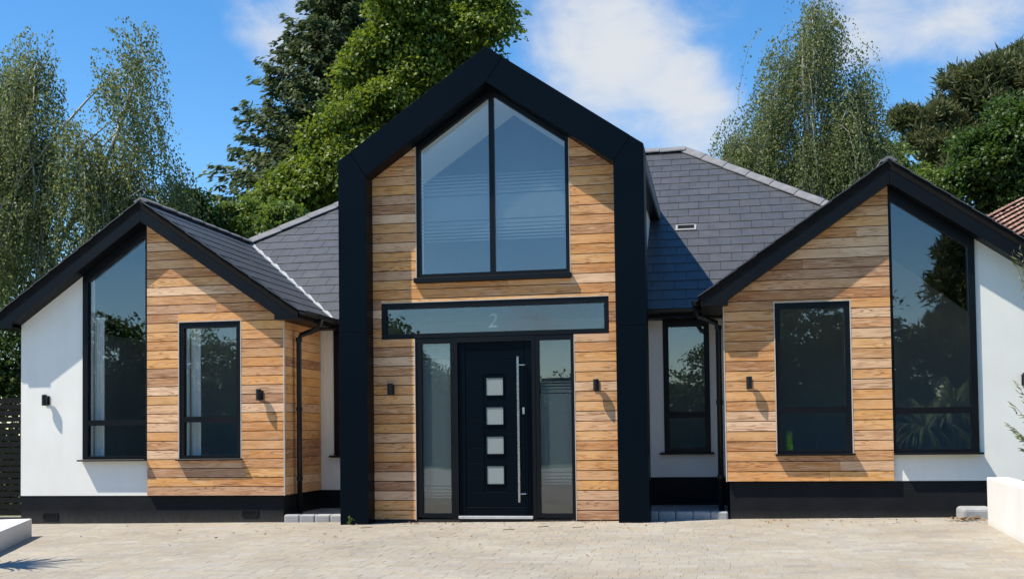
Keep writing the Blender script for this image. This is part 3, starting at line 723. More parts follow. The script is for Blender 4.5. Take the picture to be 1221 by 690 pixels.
# backing wall pieces of the entrance
bk0, bk1 = TY+.0255, TY+.24
for s in (-1, 1):
    mb.prism([(s*.985, .06), (s*1.74, .06), (s*1.74, 2.31), (s*.985, 2.31)], bk0, bk1)
    mb.prism([(s*1.407, 2.312), (s*1.74, 2.312), (s*1.74, 2.752), (s*1.407, 2.752)], bk0, bk1)
    mb.prism([(s*.953, 3.05), (s*1.74, 3.05), (s*1.74, sin_(1.74)+.12), (s*.953, sin_(.953)+.1)], bk0, bk1)
mb.prism([(-1.74, 2.754), (1.74, 2.754), (1.74, 3.048), (-1.74, 3.048)], bk0, bk1)
tcl = mb.build('cladding', 'black', house)
holes = [(-.992, .992, .0, 2.312), (-1.414, 1.414, 2.306, 2.760), (-.960, .960, 2.985, 5.5)]
boards(tcl, [(-XIN-.01, .075), (XIN+.01, .075), (XIN+.01, IE+.02), (0, IAP+.02), (-XIN-.01, IE+.02)], holes, .09, 5.4, TY+.025, TY, 1, True, random.Random(33))
for s in (-1, 1):
    MB().box(s*.9865, s*.9945, TY-.003, TY+.026, .08, 2.305).build('corner_bead', 'bead', tcl)
    MB().box(s*.9545, s*.9625, TY-.003, TY+.026, 3.05, 4.69).build('corner_bead', 'bead', tcl)
MB().box(-1.414, 1.414, TY-.003, TY+.026, 2.753, 2.761).build('corner_bead', 'bead', tcl)
# cheeks and roof of the projecting gable behind the portal
for s in (-1, 1):
    pts = [(-.02+.005, 0.05), (WY+.3, .05), (WY+.3, 2.72), (4.6, 4.62), (-.015, 4.36)]
    if s > 0: MB().prism_x([(-.015, .05), (WY+.2, .05), (WY+.2, 2.6), (3.5, 4.36), (-.015, 4.36)], s*1.72, s*1.60).build('wall', 'render', house)
    else:
        mb = MB()
        for pl_ in ([(-.015, .05), (WY+.2, .05), (WY+.2, 2.6), (2.11, 3.1), (-.015, 3.1)], [(-.015, 3.1), (.15, 3.1), (.15, 4.2), (-.015, 4.2)], [(1.0, 3.1), (2.11, 3.1), (3.32, 4.2), (1.0, 4.2)], [(-.015, 4.2), (3.32, 4.2), (3.5, 4.36), (-.015, 4.36)]): mb.prism_x(pl_, -1.72, -1.60)
        mb.build('wall', 'render', house)
        added_window = MB()  # unseen cheek window, added to let sun into the upper room
        for (ya, yb_, za, zb_) in ((.151, .20, 3.101, 4.199), (.95, .999, 3.101, 4.199), (.2002, .9498, 3.101, 3.15), (.2002, .9498, 4.15, 4.199)): added_window.box(-1.69, -1.63, ya, yb_, za, zb_)
        added_window = added_window.build('window', 'frame', house); MB().box(-1.665, -1.645, .195, .955, 3.145, 4.155).build('pane', 'glass', added_window)
    mb = MB(); z = lambda x: OA-.03-MS*abs(x)
    pts = [(0, -.016, z(0)), (s*1.87, -.016, z(1.87)), (s*1.87, 3.65, z(1.87)), (0, 5.52, z(0))]
    if s < 0: mb.slab(pts, .06)
    else:
        for (xa, xb, ya, yb_) in ((0, .15, -.016, 3.6), (1.50, 1.87, -.016, 3.6), (.1502, 1.4998, -.016, .15), (.1502, 1.4998, 1.0, 3.6)):
            mb.slab([(xa, ya, z(xa)), (xb, ya, z(xb)), (xb, yb_, z(xb)), (xa, yb_, z(xa))], .06)
        mb.slab([(0, 3.6002, z(0)), (1.87, 3.6002, z(1.87)), (1.87, 3.65, z(1.87)), (0, 5.52, z(0))], .06)
    mb.build('gable_roof', 'slate', roof)
    if s > 0:
        rl = MB()  # rooflight added out of view to brighten the ceiling behind the upper window
        for (xa, xb, ya, yb_) in ((.10, .16, .10, 1.05), (1.49, 1.55, .10, 1.05), (.1602, 1.4898, .10, .16), (.1602, 1.4898, .99, 1.05)):
            rl.slab([(xa, ya, z(xa)+.06), (xb, ya, z(xb)+.06), (xb, yb_, z(xb)+.06), (xa, yb_, z(xa)+.06)], .055)
        rl = rl.build('added_rooflight', 'frame', roof)
        MB().slab([(.155, .155, z(.155)+.05), (1.495, .155, z(1.495)+.05), (1.495, .995, z(1.495)+.05), (.155, .995, z(.155)+.05)], .02).build('pane', 'glass', house)
    mb = MB().box(s*1.871, s*1.85, -.015, 3.5, z(1.87)-.17, z(1.87)-.062); mb.build('fascia', 'ridge', house)
    mb = MB().box(s*1.849, s*1.721, -.015, 3.4, z(1.87)-.17, z(1.87)-.155); mb.build('soffit', 'barge', house)
ridge_run((0, -.0, OA+.0), (0, 5.4, OA+.0), 12, half=.09, hgt=.02)

# upper window
o = [(-.952, 3.052), (.952, 3.052), (.952, sin_(.952)), (0, IAP-.003), (-.952, sin_(.952))]
w, inn = window(o, [.05, .045, .055, .055, .045], [(-.03, .03, 3.09, IAP-.06)], TY+.015, .08, (-.98, .975, 2.990, 3.050, .075), reveal=True)
tag(w, 'tall five-sided gable window over the entrance')
ml = lambda sg: [(sg*.028, inn[0][1]), (inn[1][0]*sg, inn[1][1]), (inn[1][0]*sg, inn[2][1]), (sg*.028, inn[3][1]-.028*.69)]
for sg in (-1, 1): pane(w, ml(sg), TY+.05)
yf = TY+.0725
for sg in (-1, 1):
    a, b = sg*.032, sg*(inn[1][0]-.001); mb = MB()
    strips = [(3.76, 4.06)]
    zt = 4.075
    for k, h in enumerate((.042, .034, .027, .021, .016, .012)):
        strips.append((zt, zt+h)); zt += h+.010+.004*k
    zl = 3.745
    for k, h in enumerate((.042, .034, .027, .021, .016, .012)):
        strips.append((zl-h, zl)); zl -= h+.010+.004*k
    for q0, q1 in strips: mb.box(a, b, yf, yf+.001, q0, q1)
    mb.build('frosted_band', 'film_light', w)
# room behind it
mb = MB().prism([(-1.58, 3.0), (1.58, 3.0), (1.58, 4.40), (0, 5.49), (-1.58, 4.40)], 1.45, 1.50); mb.build('interior_wall', 'blue_wall', house)
mb = MB()
for s in (-1, 1):
    cz = lambda x: 5.50-.69*abs(x)
    for (xa, xb, ya, yb_) in ([(0, 1.6, .095, 1.45)] if s < 0 else [(0, .15, .095, 1.45), (1.50, 1.6, .095, 1.45), (.1502, 1.4998, .095, .15), (.1502, 1.4998, 1.0, 1.45)]):
        mb.slab([(s*xa, ya, cz(xa)), (s*xb, ya, cz(xb)), (s*xb, yb_, cz(xb)), (s*xa, yb_, cz(xa))], .03)
    if s > 0: mb.box(s*1.58, s*1.598, .095, 1.45, 3.0, 4.2)
mb.build('interior_ceiling', 'ceiling', house)
MB().box(-1.58, 1.58, .095, 1.45, 2.93, 2.99).build('interior_floor', 'ceiling', house)
# narrow light over the door
o = [(-1.406, 2.314), (1.406, 2.314), (1.406, 2.752), (-1.406, 2.752)]
w, inn = window(o, [.055, .05, .07, .05], [], TY+.008, .085, None, reveal=False)
pane(w, inn, TY+.045); tag(w, 'long letterbox window over the front door')
cu = bpy.data.curves.new('digit', 'FONT'); cu.body = '2'; cu.size = .25; cu.extrude = .0006; cu.align_x = 'CENTER'; cu.shear = .12
ob = bpy.data.objects.new('tmp', cu); COL.objects.link(ob); bpy.context.view_layer.update()
me = bpy.data.meshes.new_from_object(ob.evaluated_get(bpy.context.evaluated_depsgraph_get())); bpy.data.objects.remove(ob)
dg = bpy.data.objects.new('house_number', me); COL.objects.link(dg); dg.parent = w; dg.rotation_euler = (math.pi/2, 0, 0); dg.location = (-.02, TY+.068, 2.425)
me.materials.clear(); me.materials.append(M['film_digit']); tag(dg, 'frosted house number 2')
# door set: sidelights and door
DY = TY+.014
zb = .115
mbf = MB()
o = [(-.984, zb), (-.50, zb), (-.50, 2.310), (-.984, 2.310)]
w, inn = window(o, [.045, .045, .065, .075], [], DY, .08, None, reveal=False); tag(w, 'frosted sidelight left of the front door'); sl_l = (w, inn)
o = [(.512, zb), (.984, zb), (.984, 2.310), (.512, 2.310)]
w, inn = window(o, [.045, .04, .06, .045], [], DY, .08, None, reveal=False); tag(w, 'frosted sidelight right of the front door'); sl_r = (w, inn)
for (w, inn), lo, hi in ((sl_l, .50, 2.05), (sl_r, .66, 1.60)):
    pane(w, inn, DY+.035)
    mb = MB(); a, b = inn[0][0]+.001, inn[1][0]-.001
    st = [(lo, hi)]; zt = hi+.012; zl = lo-.012
    for k, h in enumerate((.035, .027, .02, .014)):
        st.append((zt, zt+h)); zt += h+.010+.004*k; st.append((zl-h, zl)); zl -= h+.010+.004*k
    for q0, q1 in st: mb.box(a, b, DY+.057, DY+.058, q0, q1)
    mb.build('frosted_band', 'film', w)
door = MB()
fr = MB(); ring(fr, [(-.498, zb-.02), (.510, zb-.02), (.510, 2.309), (-.498, 2.309)], [(-.452, zb+.02), (.466, zb+.02), (.466, 2.245), (-.452, 2.245)], DY-.004, DY+.09)
dfr = fr.build('door_frame', 'frame', house)
# leaf: stiles, rails and inset slats with four square lights
DL = DY+.022
pz = [(.513, .737), (.878, 1.094), (1.234, 1.451), (1.590, 1.809)]; px0, px1 = -.106, .110
mb = MB(); lx0, lx1, lz0, lz1 = -.449, .463, .138, 2.242
mb.box(lx0, lx1, DL+.012, DL+.05, lz0, .19)
zc = .19; lev = [.19]+[z for p in pz for z in p]+[2.242]
segs = [(.19, pz[0][0])]+[(pz[i][1], pz[i+1][0]) for i in range(3)]+[(pz[3][1], 2.242)]
for a, b in segs: mb.box(lx0, lx1, DL+.012, DL+.05, a, b)
for a, b in pz: mb.box(lx0, px0, DL+.012, DL+.05, a, b); mb.box(px1, lx1, DL+.012, DL+.05, a, b)
leaf = mb.build('door', 'portal', house); tag(leaf, 'anthracite front door with four square frosted lights')
# raised margins and horizontal slats of the leaf
mb = MB().box(lx0, lx0+.085, DL, DL+.0115, lz0, lz1); mb.box(lx1-.085, lx1, DL, DL+.0115, lz0, lz1); mb.box(lx0+.086, lx1-.086, DL, DL+.0115, lz1-.08, lz1); mb.box(lx0+.086, lx1-.086, DL, DL+.0115, lz0, lz0+.10)
mb.build('door_rail', 'portal', leaf, bevel=.004, seg=1)
z = .245
cols = [(lx0+.092, px0-.03), (px1+.03, lx1-.092)]
while z < 2.1:
    h = .1785-.006
    ov = [p for p in pz if p[0]-.02 < z+h and p[1]+.02 > z]
    for c in ([(lx0+.092, lx1-.092)] if not ov else cols): MB().box(c[0], c[1], DL+.006, DL+.0118, z, z+h).build('slat', 'portal', leaf, bevel=.002, seg=1)
    z += .1785
for a, b in pz:
    mb = MB(); ring(mb, [(px0-.012, a-.012), (px1+.012, a-.012), (px1+.012, b+.012), (px0-.012, b+.012)], [(px0+.004, a+.004), (px1-.004, a+.004), (px1-.004, b-.004), (px0+.004, b-.004)], DL-.002, DL+.0115); f_ = mb.build('light_trim', 'portal', leaf)
    MB().box(px0+.001, px1-.001, DL+.005, DL+.013, a+.001, b-.001).build('pane', 'film_pane', leaf)
mb = MB().tube([(.304, DL-.065, .30), (.304, DL-.065, 2.055)], .0155, 12)
for z in (.40, 1.955): mb.tube([(.304, DL-.065, z), (.375, DL-.02, z), (.392, DL+.002, z)], .010, 8)
mb.build('handle', 'steel', leaf, smooth=False)
MB().box(.345, .372, DL-.006, DL, 1.36, 1.44).build('lock', 'steel', leaf, bevel=.003)
MB().box(-.452, .466, DY-.03, DY+.05, .098, .134).build('threshold', 'alu', house, bevel=.004)
# dark hall behind
mb = MB().box(-1.6, 1.6, 2.4, 2.45, .05, 2.9); mb.box(-1.6, -1.57, .1, 2.4, .05, 2.9); mb.box(1.57, 1.6, .1, 2.4, .05, 2.9); mb.box(-1.57, 1.57, .1, 2.4, 2.86, 2.9); mb.build('interior_wall', 'interior', house)
MB().box(-1.57, 1.57, .1, 2.4, .05, .10).build('interior_floor', 'floor_in', house)
MB().box(-1.51, 1.51, TY+.01, .09, .0, .088).build('plinth', 'plinth', house)

# ---- gutters and downpipes
def gutter(A, B, name='gutter'):
    A, B = Vector(A), Vector(B); d = (B-A).normalized(); side = d.cross(Vector((0, 0, 1))); mb = MB(); r = .056; rows = []
    for e in (A, B):
        for rr in (r, r-.006):
            rows.append([e+side*(rr*math.cos(math.pi*t/8))+Vector((0, 0, -rr*math.sin(math.pi*t/8))) for t in range(9)])
    n = 9; mb.v = [tuple(p) for r_ in rows for p in r_]
    for i in range(8): mb.f += [(i, i+1, 2*n+i+1, 2*n+i), (n+i+1, n+i, 3*n+i, 3*n+i+1), (i+1, i, n+i, n+i+1), (2*n+i, 2*n+i+1, 3*n+i+1, 3*n+i)]
    for b in (0, 8): mb.f.append((b, n+b, 3*n+b, 2*n+b))
    mb.t = [0]*len(mb.f); return mb.build(name, 'gutter', house)
for s in (-1, 1):
    gx = s*(EX-.06)
    gutter((gx, -.17, 2.70), (gx, EY-.12, 2.70)); gutter((s*1.76, EY-.058, 2.69), (s*(EX-.01), EY-.058, 2.69))
    gutter((s*(OEX+.06), -.17, 2.69), (s*(OEX+.06), 9.5, 2.69))
    py = .36
    mb = MB().tube([(gx, py+.1, 2.66), (gx, py+.1, 2.565), (gx+s*.02, py+.1, 2.53), (s*2.675, py, 2.44), (s*2.695, py, 2.39), (s*2.695, py, .10)], .034, 12)
    dp = mb.build('downpipe', 'gutter', house, smooth=True)
    for z in (.55, 1.45, 2.36): MB().tube([(s*2.695, py, z), (s*2.695, py, z+.05)], .042, 12).build('pipe_clip', 'gutter', dp)
# air bricks
for (x, z) in ((-6.073, .105), (-3.25, .15)):
    mb = MB(); ring(mb, [(x-.11, z-.04), (x+.11, z-.04), (x+.11, z+.045), (x-.11, z+.045)], [(x-.098, z-.028), (x+.098, z-.028), (x+.098, z+.033), (x-.098, z+.033)], .044, .056)
    ab = mb.build('air_brick', 'gutter', house)
    for k in range(5): MB().box(x-.098, x+.098, .048, .056, z-.024+k*.012, z-.018+k*.012).build('slat', 'gutter', ab)

# ---- steps in the recesses, with kerb stones along their edge
for s in (-1, 1):
    zt = gz(s*2.3)+.095
    st = empty('recess_step', (s*2.32, .6, gz(s*2.3)))
    tag(st, 'grey stone strip with kerb edge in the recess ' + ('left of the entrance' if s < 0 else 'right of the entrance'), 'step')
    x0, x1 = (-2.77, -1.745) if s < 0 else (1.745, 2.77)
    MB().box(x0+.005, x1, .135, WY, -.05, zt-.012).build('slab', 'slab', st, origin=(s*2.32, .6, gz(s*2.3)))
    n = 5; w_ = (x1-x0)/n
    for i in range(n):
        k = MB().box(x0+i*w_+.0008, x0+(i+1)*w_-.0008, .0, .13, -.05, zt+random.uniform(-.001, .001)).build('kerb_stone', 'stone', st, origin=(s*2.32, .6, gz(s*2.3)), bevel=.022, seg=3)
for st in [o for o in COL.objects if o.name.startswith('recess_step')]:
    for c in st.children: c.location = (0, 0, 0)

# ------------------------------------------------------------------ wall lights
def wall_light(x, z, ywall, label):
    t = empty('wall_light', (x, ywall, z)); tag(t, label, 'wall light', 'black up-and-down lights on the front walls')
    MB().box(-.032, .032, -.012, -.001, -.07, .055).build('back_plate', 'gutter', t, bevel=.003)
    MB().box(-.014, .014, -.045, -.0125, -.02, .012).build('arm', 'gutter', t)
    mb = MB().tube([(0, -.075, -.075), (0, -.075, .068)], .034, 16); mb.build('lamp_body', 'gutter', t)
    mb = MB().tube([(0, -.075, .0685), (0, -.075, .0715)], .026, 16); mb.build('lens', 'film_pane', t)
wall_light(-6.115, 1.645, .05, 'black wall light on white render beside left tall window')
wall_light(-3.07, 1.66, 0.0, 'black wall light on timber right of the left small window')
wall_light(-1.285, 1.69, TY, 'black wall light on timber left of the front door')
wall_light(1.255, 1.69, TY, 'black wall light on timber right of the front door')
wall_light(3.04, 1.69, 0.0, 'black wall light on timber left of the right small window')
wall_light(6.09, 1.67, .05, 'black wall light at the right edge on white render')

# ------------------------------------------------------------------ garden walls, fence, kerb
zl = gz(-6)
a, b, c_, d_ = at(0, 659, 0), at(38, 640, 0), None, None
def on_ground(u, v, z):
    d = ray(u, v); return CPOS+d*((z-CPOS.z)/d.z)
p1 = on_ground(38, 640, zl); p0 = on_ground(0, 659, zl)
e = (p0-p1).normalized(); p0x = p1+e*5.5; nrm = Vector((e.y, -e.x, 0))
if nrm.x > 0: nrm = -nrm
pp = [p1, p1+nrm*3.0, p0x+nrm*3.0, p0x]
pts = [(p.x, p.y) for p in pp]
if area(pts) < 0: pts = pts[::-1]
ht = .215
gw = MB().prism_z(pts, zl-.1, zl+ht).build('garden_wall', 'render_wall', bevel=.012)
tag(gw, 'low white rendered planter wall at the left edge of the drive', 'wall')
# right-hand wall running forward along the drive, with grey kerb
q1 = on_ground(1178, 625, gz(5.2)); q0 = on_ground(1221, 648, gz(5.2))
e = (q0-q1).normalized(); q0x = q1+e*7.0; nrm = Vector((-e.y, e.x, 0))
if nrm.x < 0: nrm = -nrm
print('right wall', q1, q0, 'left wall', p1, p0)
zt = at(1178, 573, q1.y).z+.04
pts = [(q1.x, q1.y), (q0x.x, q0x.y), (q0x.x+nrm.x*.22, q0x.y+nrm.y*.22), (q1.x+nrm.x*.22, q1.y+nrm.y*.22)]
if area(pts) < 0: pts = pts[::-1]
MBw = MB().prism_z(pts, gz(5)-.1, zt).build('garden_wall', 'render_wall', bevel=.012)
tag(MBw, 'low white rendered wall running forward along the right side of the drive', 'wall')
ks = empty('kerb', (q1.x-.1, q1.y+.2, gz(5)))
tag(ks, 'rounded grey kerb stone at the foot of the right white wall', 'kerb')
kx0 = at(1146, 615, -.25).x; kz = at(1160, 604.5, -.25).z; kl = ks.location
for (a_, b_) in ((kx0, at(1186, 615, -.25).x),):
    o = MB().box(a_-kl.x, b_-kl.x, -.30-kl.y, .05-kl.y, -.15, kz-kl.z).build('kerb_stone', 'stone', ks, bevel=.045, seg=3)

fence = empty('slatted_fence', (-7.3, .9, 0)); tag(fence, 'black horizontal slatted fence left of the house', 'fence')
zf0 = .05; n = 19
zft = at(10, 473, .9).z
pit = (zft-zf0)/n
for k in range(n):
    MB().box(-2.2, .78, -.012, .012, zf0+k*pit, zf0+k*pit+pit*.80).build('slat', 'fence', fence)
for x in (-2.1, -.7, .70): MB().box(x-.04, x+.04, .014, .09, -.1, zft+.01).build('post', 'fence', fence)

# ------------------------------------------------------------------ neighbour's roof on the right
def neighbour():
    Y = 15.0
    C0 = at(1128, 287, Y); hy = 8.0; R0 = at(1258, 219, Y+hy); cy = Y+hy; ez = C0.z; rise = R0.z-C0.z; x0 = C0.x
    hx = 9.0; cx = x0+hx; run0 = R0.x-x0
    root = empty('neighbour_house', (cx, cy, 0)); tag(root, 'neighbouring house with red-brown pantile roof and brick chimney on the right', 'house')
    loc = root.location
    L3 = lambda p: (p[0]-loc.x, p[1]-loc.y, p[2]-loc.z)
    MB().box(-hx+.5, hx-.5, -hy+.5, hy-.5, -.1, ez).build('wall', 'brick', root)
    for (wx, wz) in ((-6.2, 1.0), (-3.2, 1.0), (.2, 1.0), (3.4, 1.0)):
        yw = -hy+.5
        mb = MB(); ring(mb, [(wx, wz), (wx+1.3, wz), (wx+1.3, wz+1.25), (wx, wz+1.25)], [(wx+.07, wz+.07), (wx+1.23, wz+.07), (wx+1.23, wz+1.18), (wx+.07, wz+1.18)], yw-.04, yw+.02); mb.box(wx+.62, wx+.68, yw-.03, yw, wz+.07, wz+1.18)
        wn = mb.build('window', 'ceiling', root); MB().box(wx+.071, wx+1.229, yw-.012, yw-.004, wz+.071, wz+1.179).build('pane', 'gutter', wn)
    # hipped roof tiled in rows of pantiles
    ridge = [(x0+run0, cy, ez+rise), (cx+hx-run0, cy, ez+rise)]
    corners = [(x0, cy-hy, ez), (cx+hx, cy-hy, ez), (cx+hx, cy+hy, ez), (x0, cy+hy, ez)]
    mb = MB()
    for f in ([corners[0], corners[1], ridge[1], ridge[0]], [corners[3], corners[0], ridge[0]], [corners[1], corners[2], ridge[1]], [corners[2], corners[3], ridge[0], ridge[1]]): mb.poly([L3(p) for p in f])
    rf = mb.build('roof', 'pantile', root)
    c0 = at(1207, 249, cy+1.0); ct = at(1207, 238, cy+1.0).z; dy_ = 1.0
    mb = MB().box(c0.x-.2-loc.x, c0.x+.2-loc.x, dy_-.2, dy_+.2, c0.z-2.2, ct); mb.build('chimney', 'brick', rf)
    MB().tube([(c0.x-loc.x, dy_, ct), (c0.x-loc.x, dy_, ct+.2)], .08, 10).build('chimney_pot', 'ridge', rf)
    # tile courses as joined relief
    mb = MB(); rnd = random.Random(4)
    a, b, r1, r0 = [Vector(L3(p)) for p in (corners[0], corners[1], ridge[1], ridge[0])]
    sl_ = (r0-a); sl_len = math.hypot(hy, rise)
    up_ = Vector((0, hy, rise)).normalized(); nn = Vector((0, -rise, hy)).normalized()
    rows = int(sl_len/.28)
    for r in range(rows):
        t0 = r*.28; fr = t0/sl_len; xa = a.x+(r0.x-a.x)*fr; xb = b.x+(r1.x-b.x)*fr
        x = xa
        while x < xb-.05:
            p = Vector((x, a.y, a.z))+up_*t0; n0 = len(mb.v); wd = .23
            prof = [(0, .0), (.06, .045), (.13, .03), (.2, .0), (.23, .012)]
            for k, (dx, dh) in enumerate(prof):
                mb.v.append(tuple(p+Vector((dx, 0, 0))+nn*(dh+.05))); mb.v.append(tuple(p+Vector((dx, 0, 0))+up_*.3+nn*(dh+.02)))
            for k in range(4): mb.f.append((n0+2*k, n0+2*k+2, n0+2*k+3, n0+2*k+1)); mb.t.append(rnd.random())
            x += wd
    # left hip face
    a, b, r0 = Vector(L3(corners[3])), Vector(L3(corners[0])), Vector(L3(ridge[0]))
    run = r0.x-b.x; sl_len = math.hypot(run, rise); up_ = Vector((run, 0, rise)).normalized(); nn = Vector((-rise, 0, run)).normalized()
    for r in range(int(sl_len/.28)):
        fr = r*.28/sl_len; ya = b.y+(r0.y-b.y)*fr; yb_ = a.y+(r0.y-a.y)*fr; y = ya
        while y < yb_-.05:
            p = Vector((b.x, y, b.z))+up_*(r*.28); n0 = len(mb.v)
            for k, (dx, dh) in enumerate([(0, .0), (.06, .045), (.13, .03), (.2, .0), (.23, .012)]):
                mb.v.append(tuple(p+Vector((0, dx, 0))+nn*(dh+.05))); mb.v.append(tuple(p+Vector((0, dx, 0))+up_*.3+nn*(dh+.02)))
            for k in range(4): mb.f.append((n0+2*k, n0+2*k+1, n0+2*k+3, n0+2*k+2)); mb.t.append(rnd.random())
            y += .23
    o = mb.build('roof_tiles', 'pantile', rf, tint=True); tag(o, kind='stuff')
def pantile():
    m, nt, N, L, B = new_mat('pantile')
    a = N.new('ShaderNodeAttribute'); a.attribute_name = 'tint'; r = ramp(N, [(0, (.16, .085, .065)), (.5, (.25, .14, .11)), (1, (.33, .22, .18))]); L.new(a.outputs['Fac'], r.inputs[0]); L.new(r.outputs[0], B.inputs['Base Color']); B.inputs['Roughness'].default_value = .85
    M['pantile'] = m
pantile(); neighbour()

# ------------------------------------------------------------------ trees
def leaf_mesh(name, C, D, Nn, ln, wd, tint, mat, parent):
    """diamond leaves: centres C, long axes D, normals Nn, lengths, widths"""
    n = len(C); D = D/np.linalg.norm(D, axis=1, keepdims=True)
    S = np.cross(D, Nn); S /= (np.linalg.norm(S, axis=1, keepdims=True)+1e-9); U = np.cross(S, D)
    ln = np.broadcast_to(ln, (n,))[:, None]; wd = np.broadcast_to(wd, (n,))[:, None]
    V = np.empty((n, 4, 3), np.float32)
    V[:, 0] = C-D*ln*.5; V[:, 1] = C+S*wd*.5-D*ln*.05+U*wd*.12; V[:, 2] = C+D*ln*.5; V[:, 3] = C-S*wd*.5-D*ln*.05+U*wd*.12
    me = bpy.data.meshes.new(name); me.vertices.add(n*4); me.vertices.foreach_set('co', V.ravel())
    me.loops.add(n*4); me.loops.foreach_set('vertex_index', np.arange(n*4, dtype=np.int32))
    me.polygons.add(n); me.polygons.foreach_set('loop_start', np.arange(0, n*4, 4, dtype=np.int32)); me.polygons.foreach_set('loop_total', np.full(n, 4, np.int32))
    me.update(calc_edges=True)
    a = me.attributes.new('tint', 'FLOAT', 'FACE'); a.data.foreach_set('value', tint.astype(np.float32))
    me.materials.append(M[mat]); o = bpy.data.objects.new(name, me); COL.objects.link(o); o.parent = parent
    return o
def unit(n):
    v = RNG.normal(size=(n, 3)); return v/np.linalg.norm(v, axis=1, keepdims=True)
def lobes_px(L, Y):
    out = []
    for q in L:
        u, v, ru, rv = q[:4]; dY = q[4] if len(q) > 4 else 0
        c = at(u, v, Y+dY); z = pix(c)[2]; k = z/CAMP['f']
        out.append((np.array(c), np.array([ru*k, max(ru, rv)*k*.85, rv*k])))
    return out
def sample_lobes(lobes, n, inner=.55):
    w = np.array([(l[1][0]*l[1][2])**.8 for l in lobes]); w /= w.sum(); idx = RNG.choice(len(lobes), n, p=w)
    d = unit(n); r = (inner+(1-inner)*RNG.random(n)**.7)
    r *= 1+.16*np.sin(7*d[:, 0]+idx)*np.cos(6*d[:, 2]+2*idx)
    c = np.array([l[0] for l in lobes])[idx]; R = np.array([l[1] for l in lobes])[idx]
    return c+d*R*r[:, None], d, idx
def trunk_mesh(root, base, top, r0, mat, tips, nlimb, sway=.25):
    mb = MB(); base, top = Vector(base), Vector(top); path = []; k = 7
    for i in range(k+1):
        t = i/k; p = base.lerp(top, t); p += Vector((math.sin(t*5+base.x)*sway*t, math.cos(t*4+base.y)*sway*t, 0)); path.append(p)
    mb.tube(path, [r0*(1-i/k)**1.2+.008 for i in range(k+1)], 8)
    rnd = random.Random(int(abs(base.x)*100))
    for tip in tips[:nlimb]:
        tip = Vector(tip); t = rnd.uniform(.25, .85)
        hz = (tip.z-base.z)/(max(.1, top.z-base.z)); t = min(max(hz-.22-.1*rnd.random(), .15), .92)
        i = t*k; a = path[int(i)].lerp(path[min(int(i)+1, k)], i-int(i)); mid = a.lerp(tip, .5)+Vector((rnd.uniform(-.2, .2), rnd.uniform(-.2, .2), (tip-a).length*.12))
        r = r0*.32*(1-t*.6)
        q = [a, a.lerp(mid, .6)+Vector((0, 0, .05)), mid, mid.lerp(tip, .55)+Vector((rnd.uniform(-.1, .1), 0, .06)), tip]
        mb.tube(q, [r, r*.8, r*.6, r*.35, .012], 5)
    return mb.build('trunk', mat, root, smooth=True)
def rel(root, A): return A-np.array(root.location)
def lumps(lobes, k, rr=.40):
    out = []
    for c, R in lobes:
        m = max(5, int(k)); d = unit(m); d[:, 2] = np.where(d[:, 2] < -.5, -d[:, 2], d[:, 2])
        for q in d: 
            f = RNG.uniform(.45, .85); r = rr*RNG.uniform(.7, 1.25)*float(np.cbrt(R[0]*R[1]*R[2])); out.append((c+q*R*f, np.array([r*1.15, r*1.15, r*.8])))
    return out
def broad(name, label, L, Y, base_px, nclump, per, leaf, mat, r0=.28, spread=.42, group=None, nlimb=26, inner=.5, cat='tree', worldlobes=None, base=None, up=.9, sub=0):
    lobes = worldlobes if worldlobes is not None else lobes_px(L, Y)
    b = base if base is not None else Vector((at(base_px, 500, Y).x, Y, 0))
    root = empty(name, (b[0], b[1], 0)); tag(root, label, cat, group)
    P, d, idx = sample_lobes(lumps(lobes, sub) if sub else lobes, nclump, inner); ok_ = P[:, 2] > .15; P = P[ok_]; d = d[ok_]
    n = len(P); ci = np.repeat(np.arange(n), per); N = len(ci)
    g = RNG.normal(size=(N, 3))*np.array([1, 1, .42])*spread*.5
    C = P[ci]+g; C[:, 2] -= (g[:, 0]**2+g[:, 1]**2)*.6/max(spread, .5)
    ct = RNG.random(n)
    out = P-np.array([l[0] for l in lobes]).mean(0); out /= np.linalg.norm(out, axis=1, keepdims=True)+1e-9
    if sub: out = d
    D = out[ci]*.7+RNG.normal(size=(N, 3))*.55+np.array([0, 0, -.35]); Nn = RNG.normal(size=(N, 3))*.55+np.array([0, 0, up])+out[ci]*.35
    s = leaf*RNG.uniform(.65, 1.25, N)
    tint = np.clip(.5*ct[ci]+.5*RNG.random(N)+.08, 0, 1)
    leaf_mesh('crown', rel(root, C), D, Nn, s, s*.62, tint, mat, root)
    cen = np.array([l[0] for l in lobes]); topz = max(l[0][2]+l[1][2]*.55 for l in lobes); k = int(np.argmax(cen[:, 2]))
    tips = [tuple(p) for p in rel(root, P[RNG.permutation(n)[:nlimb]])]
    trunk_mesh(root, (0, 0, -.1), tuple(rel(root, np.array([cen[k][0], cen[k][1], topz]))), r0, 'bark', tips, nlimb)
    return root
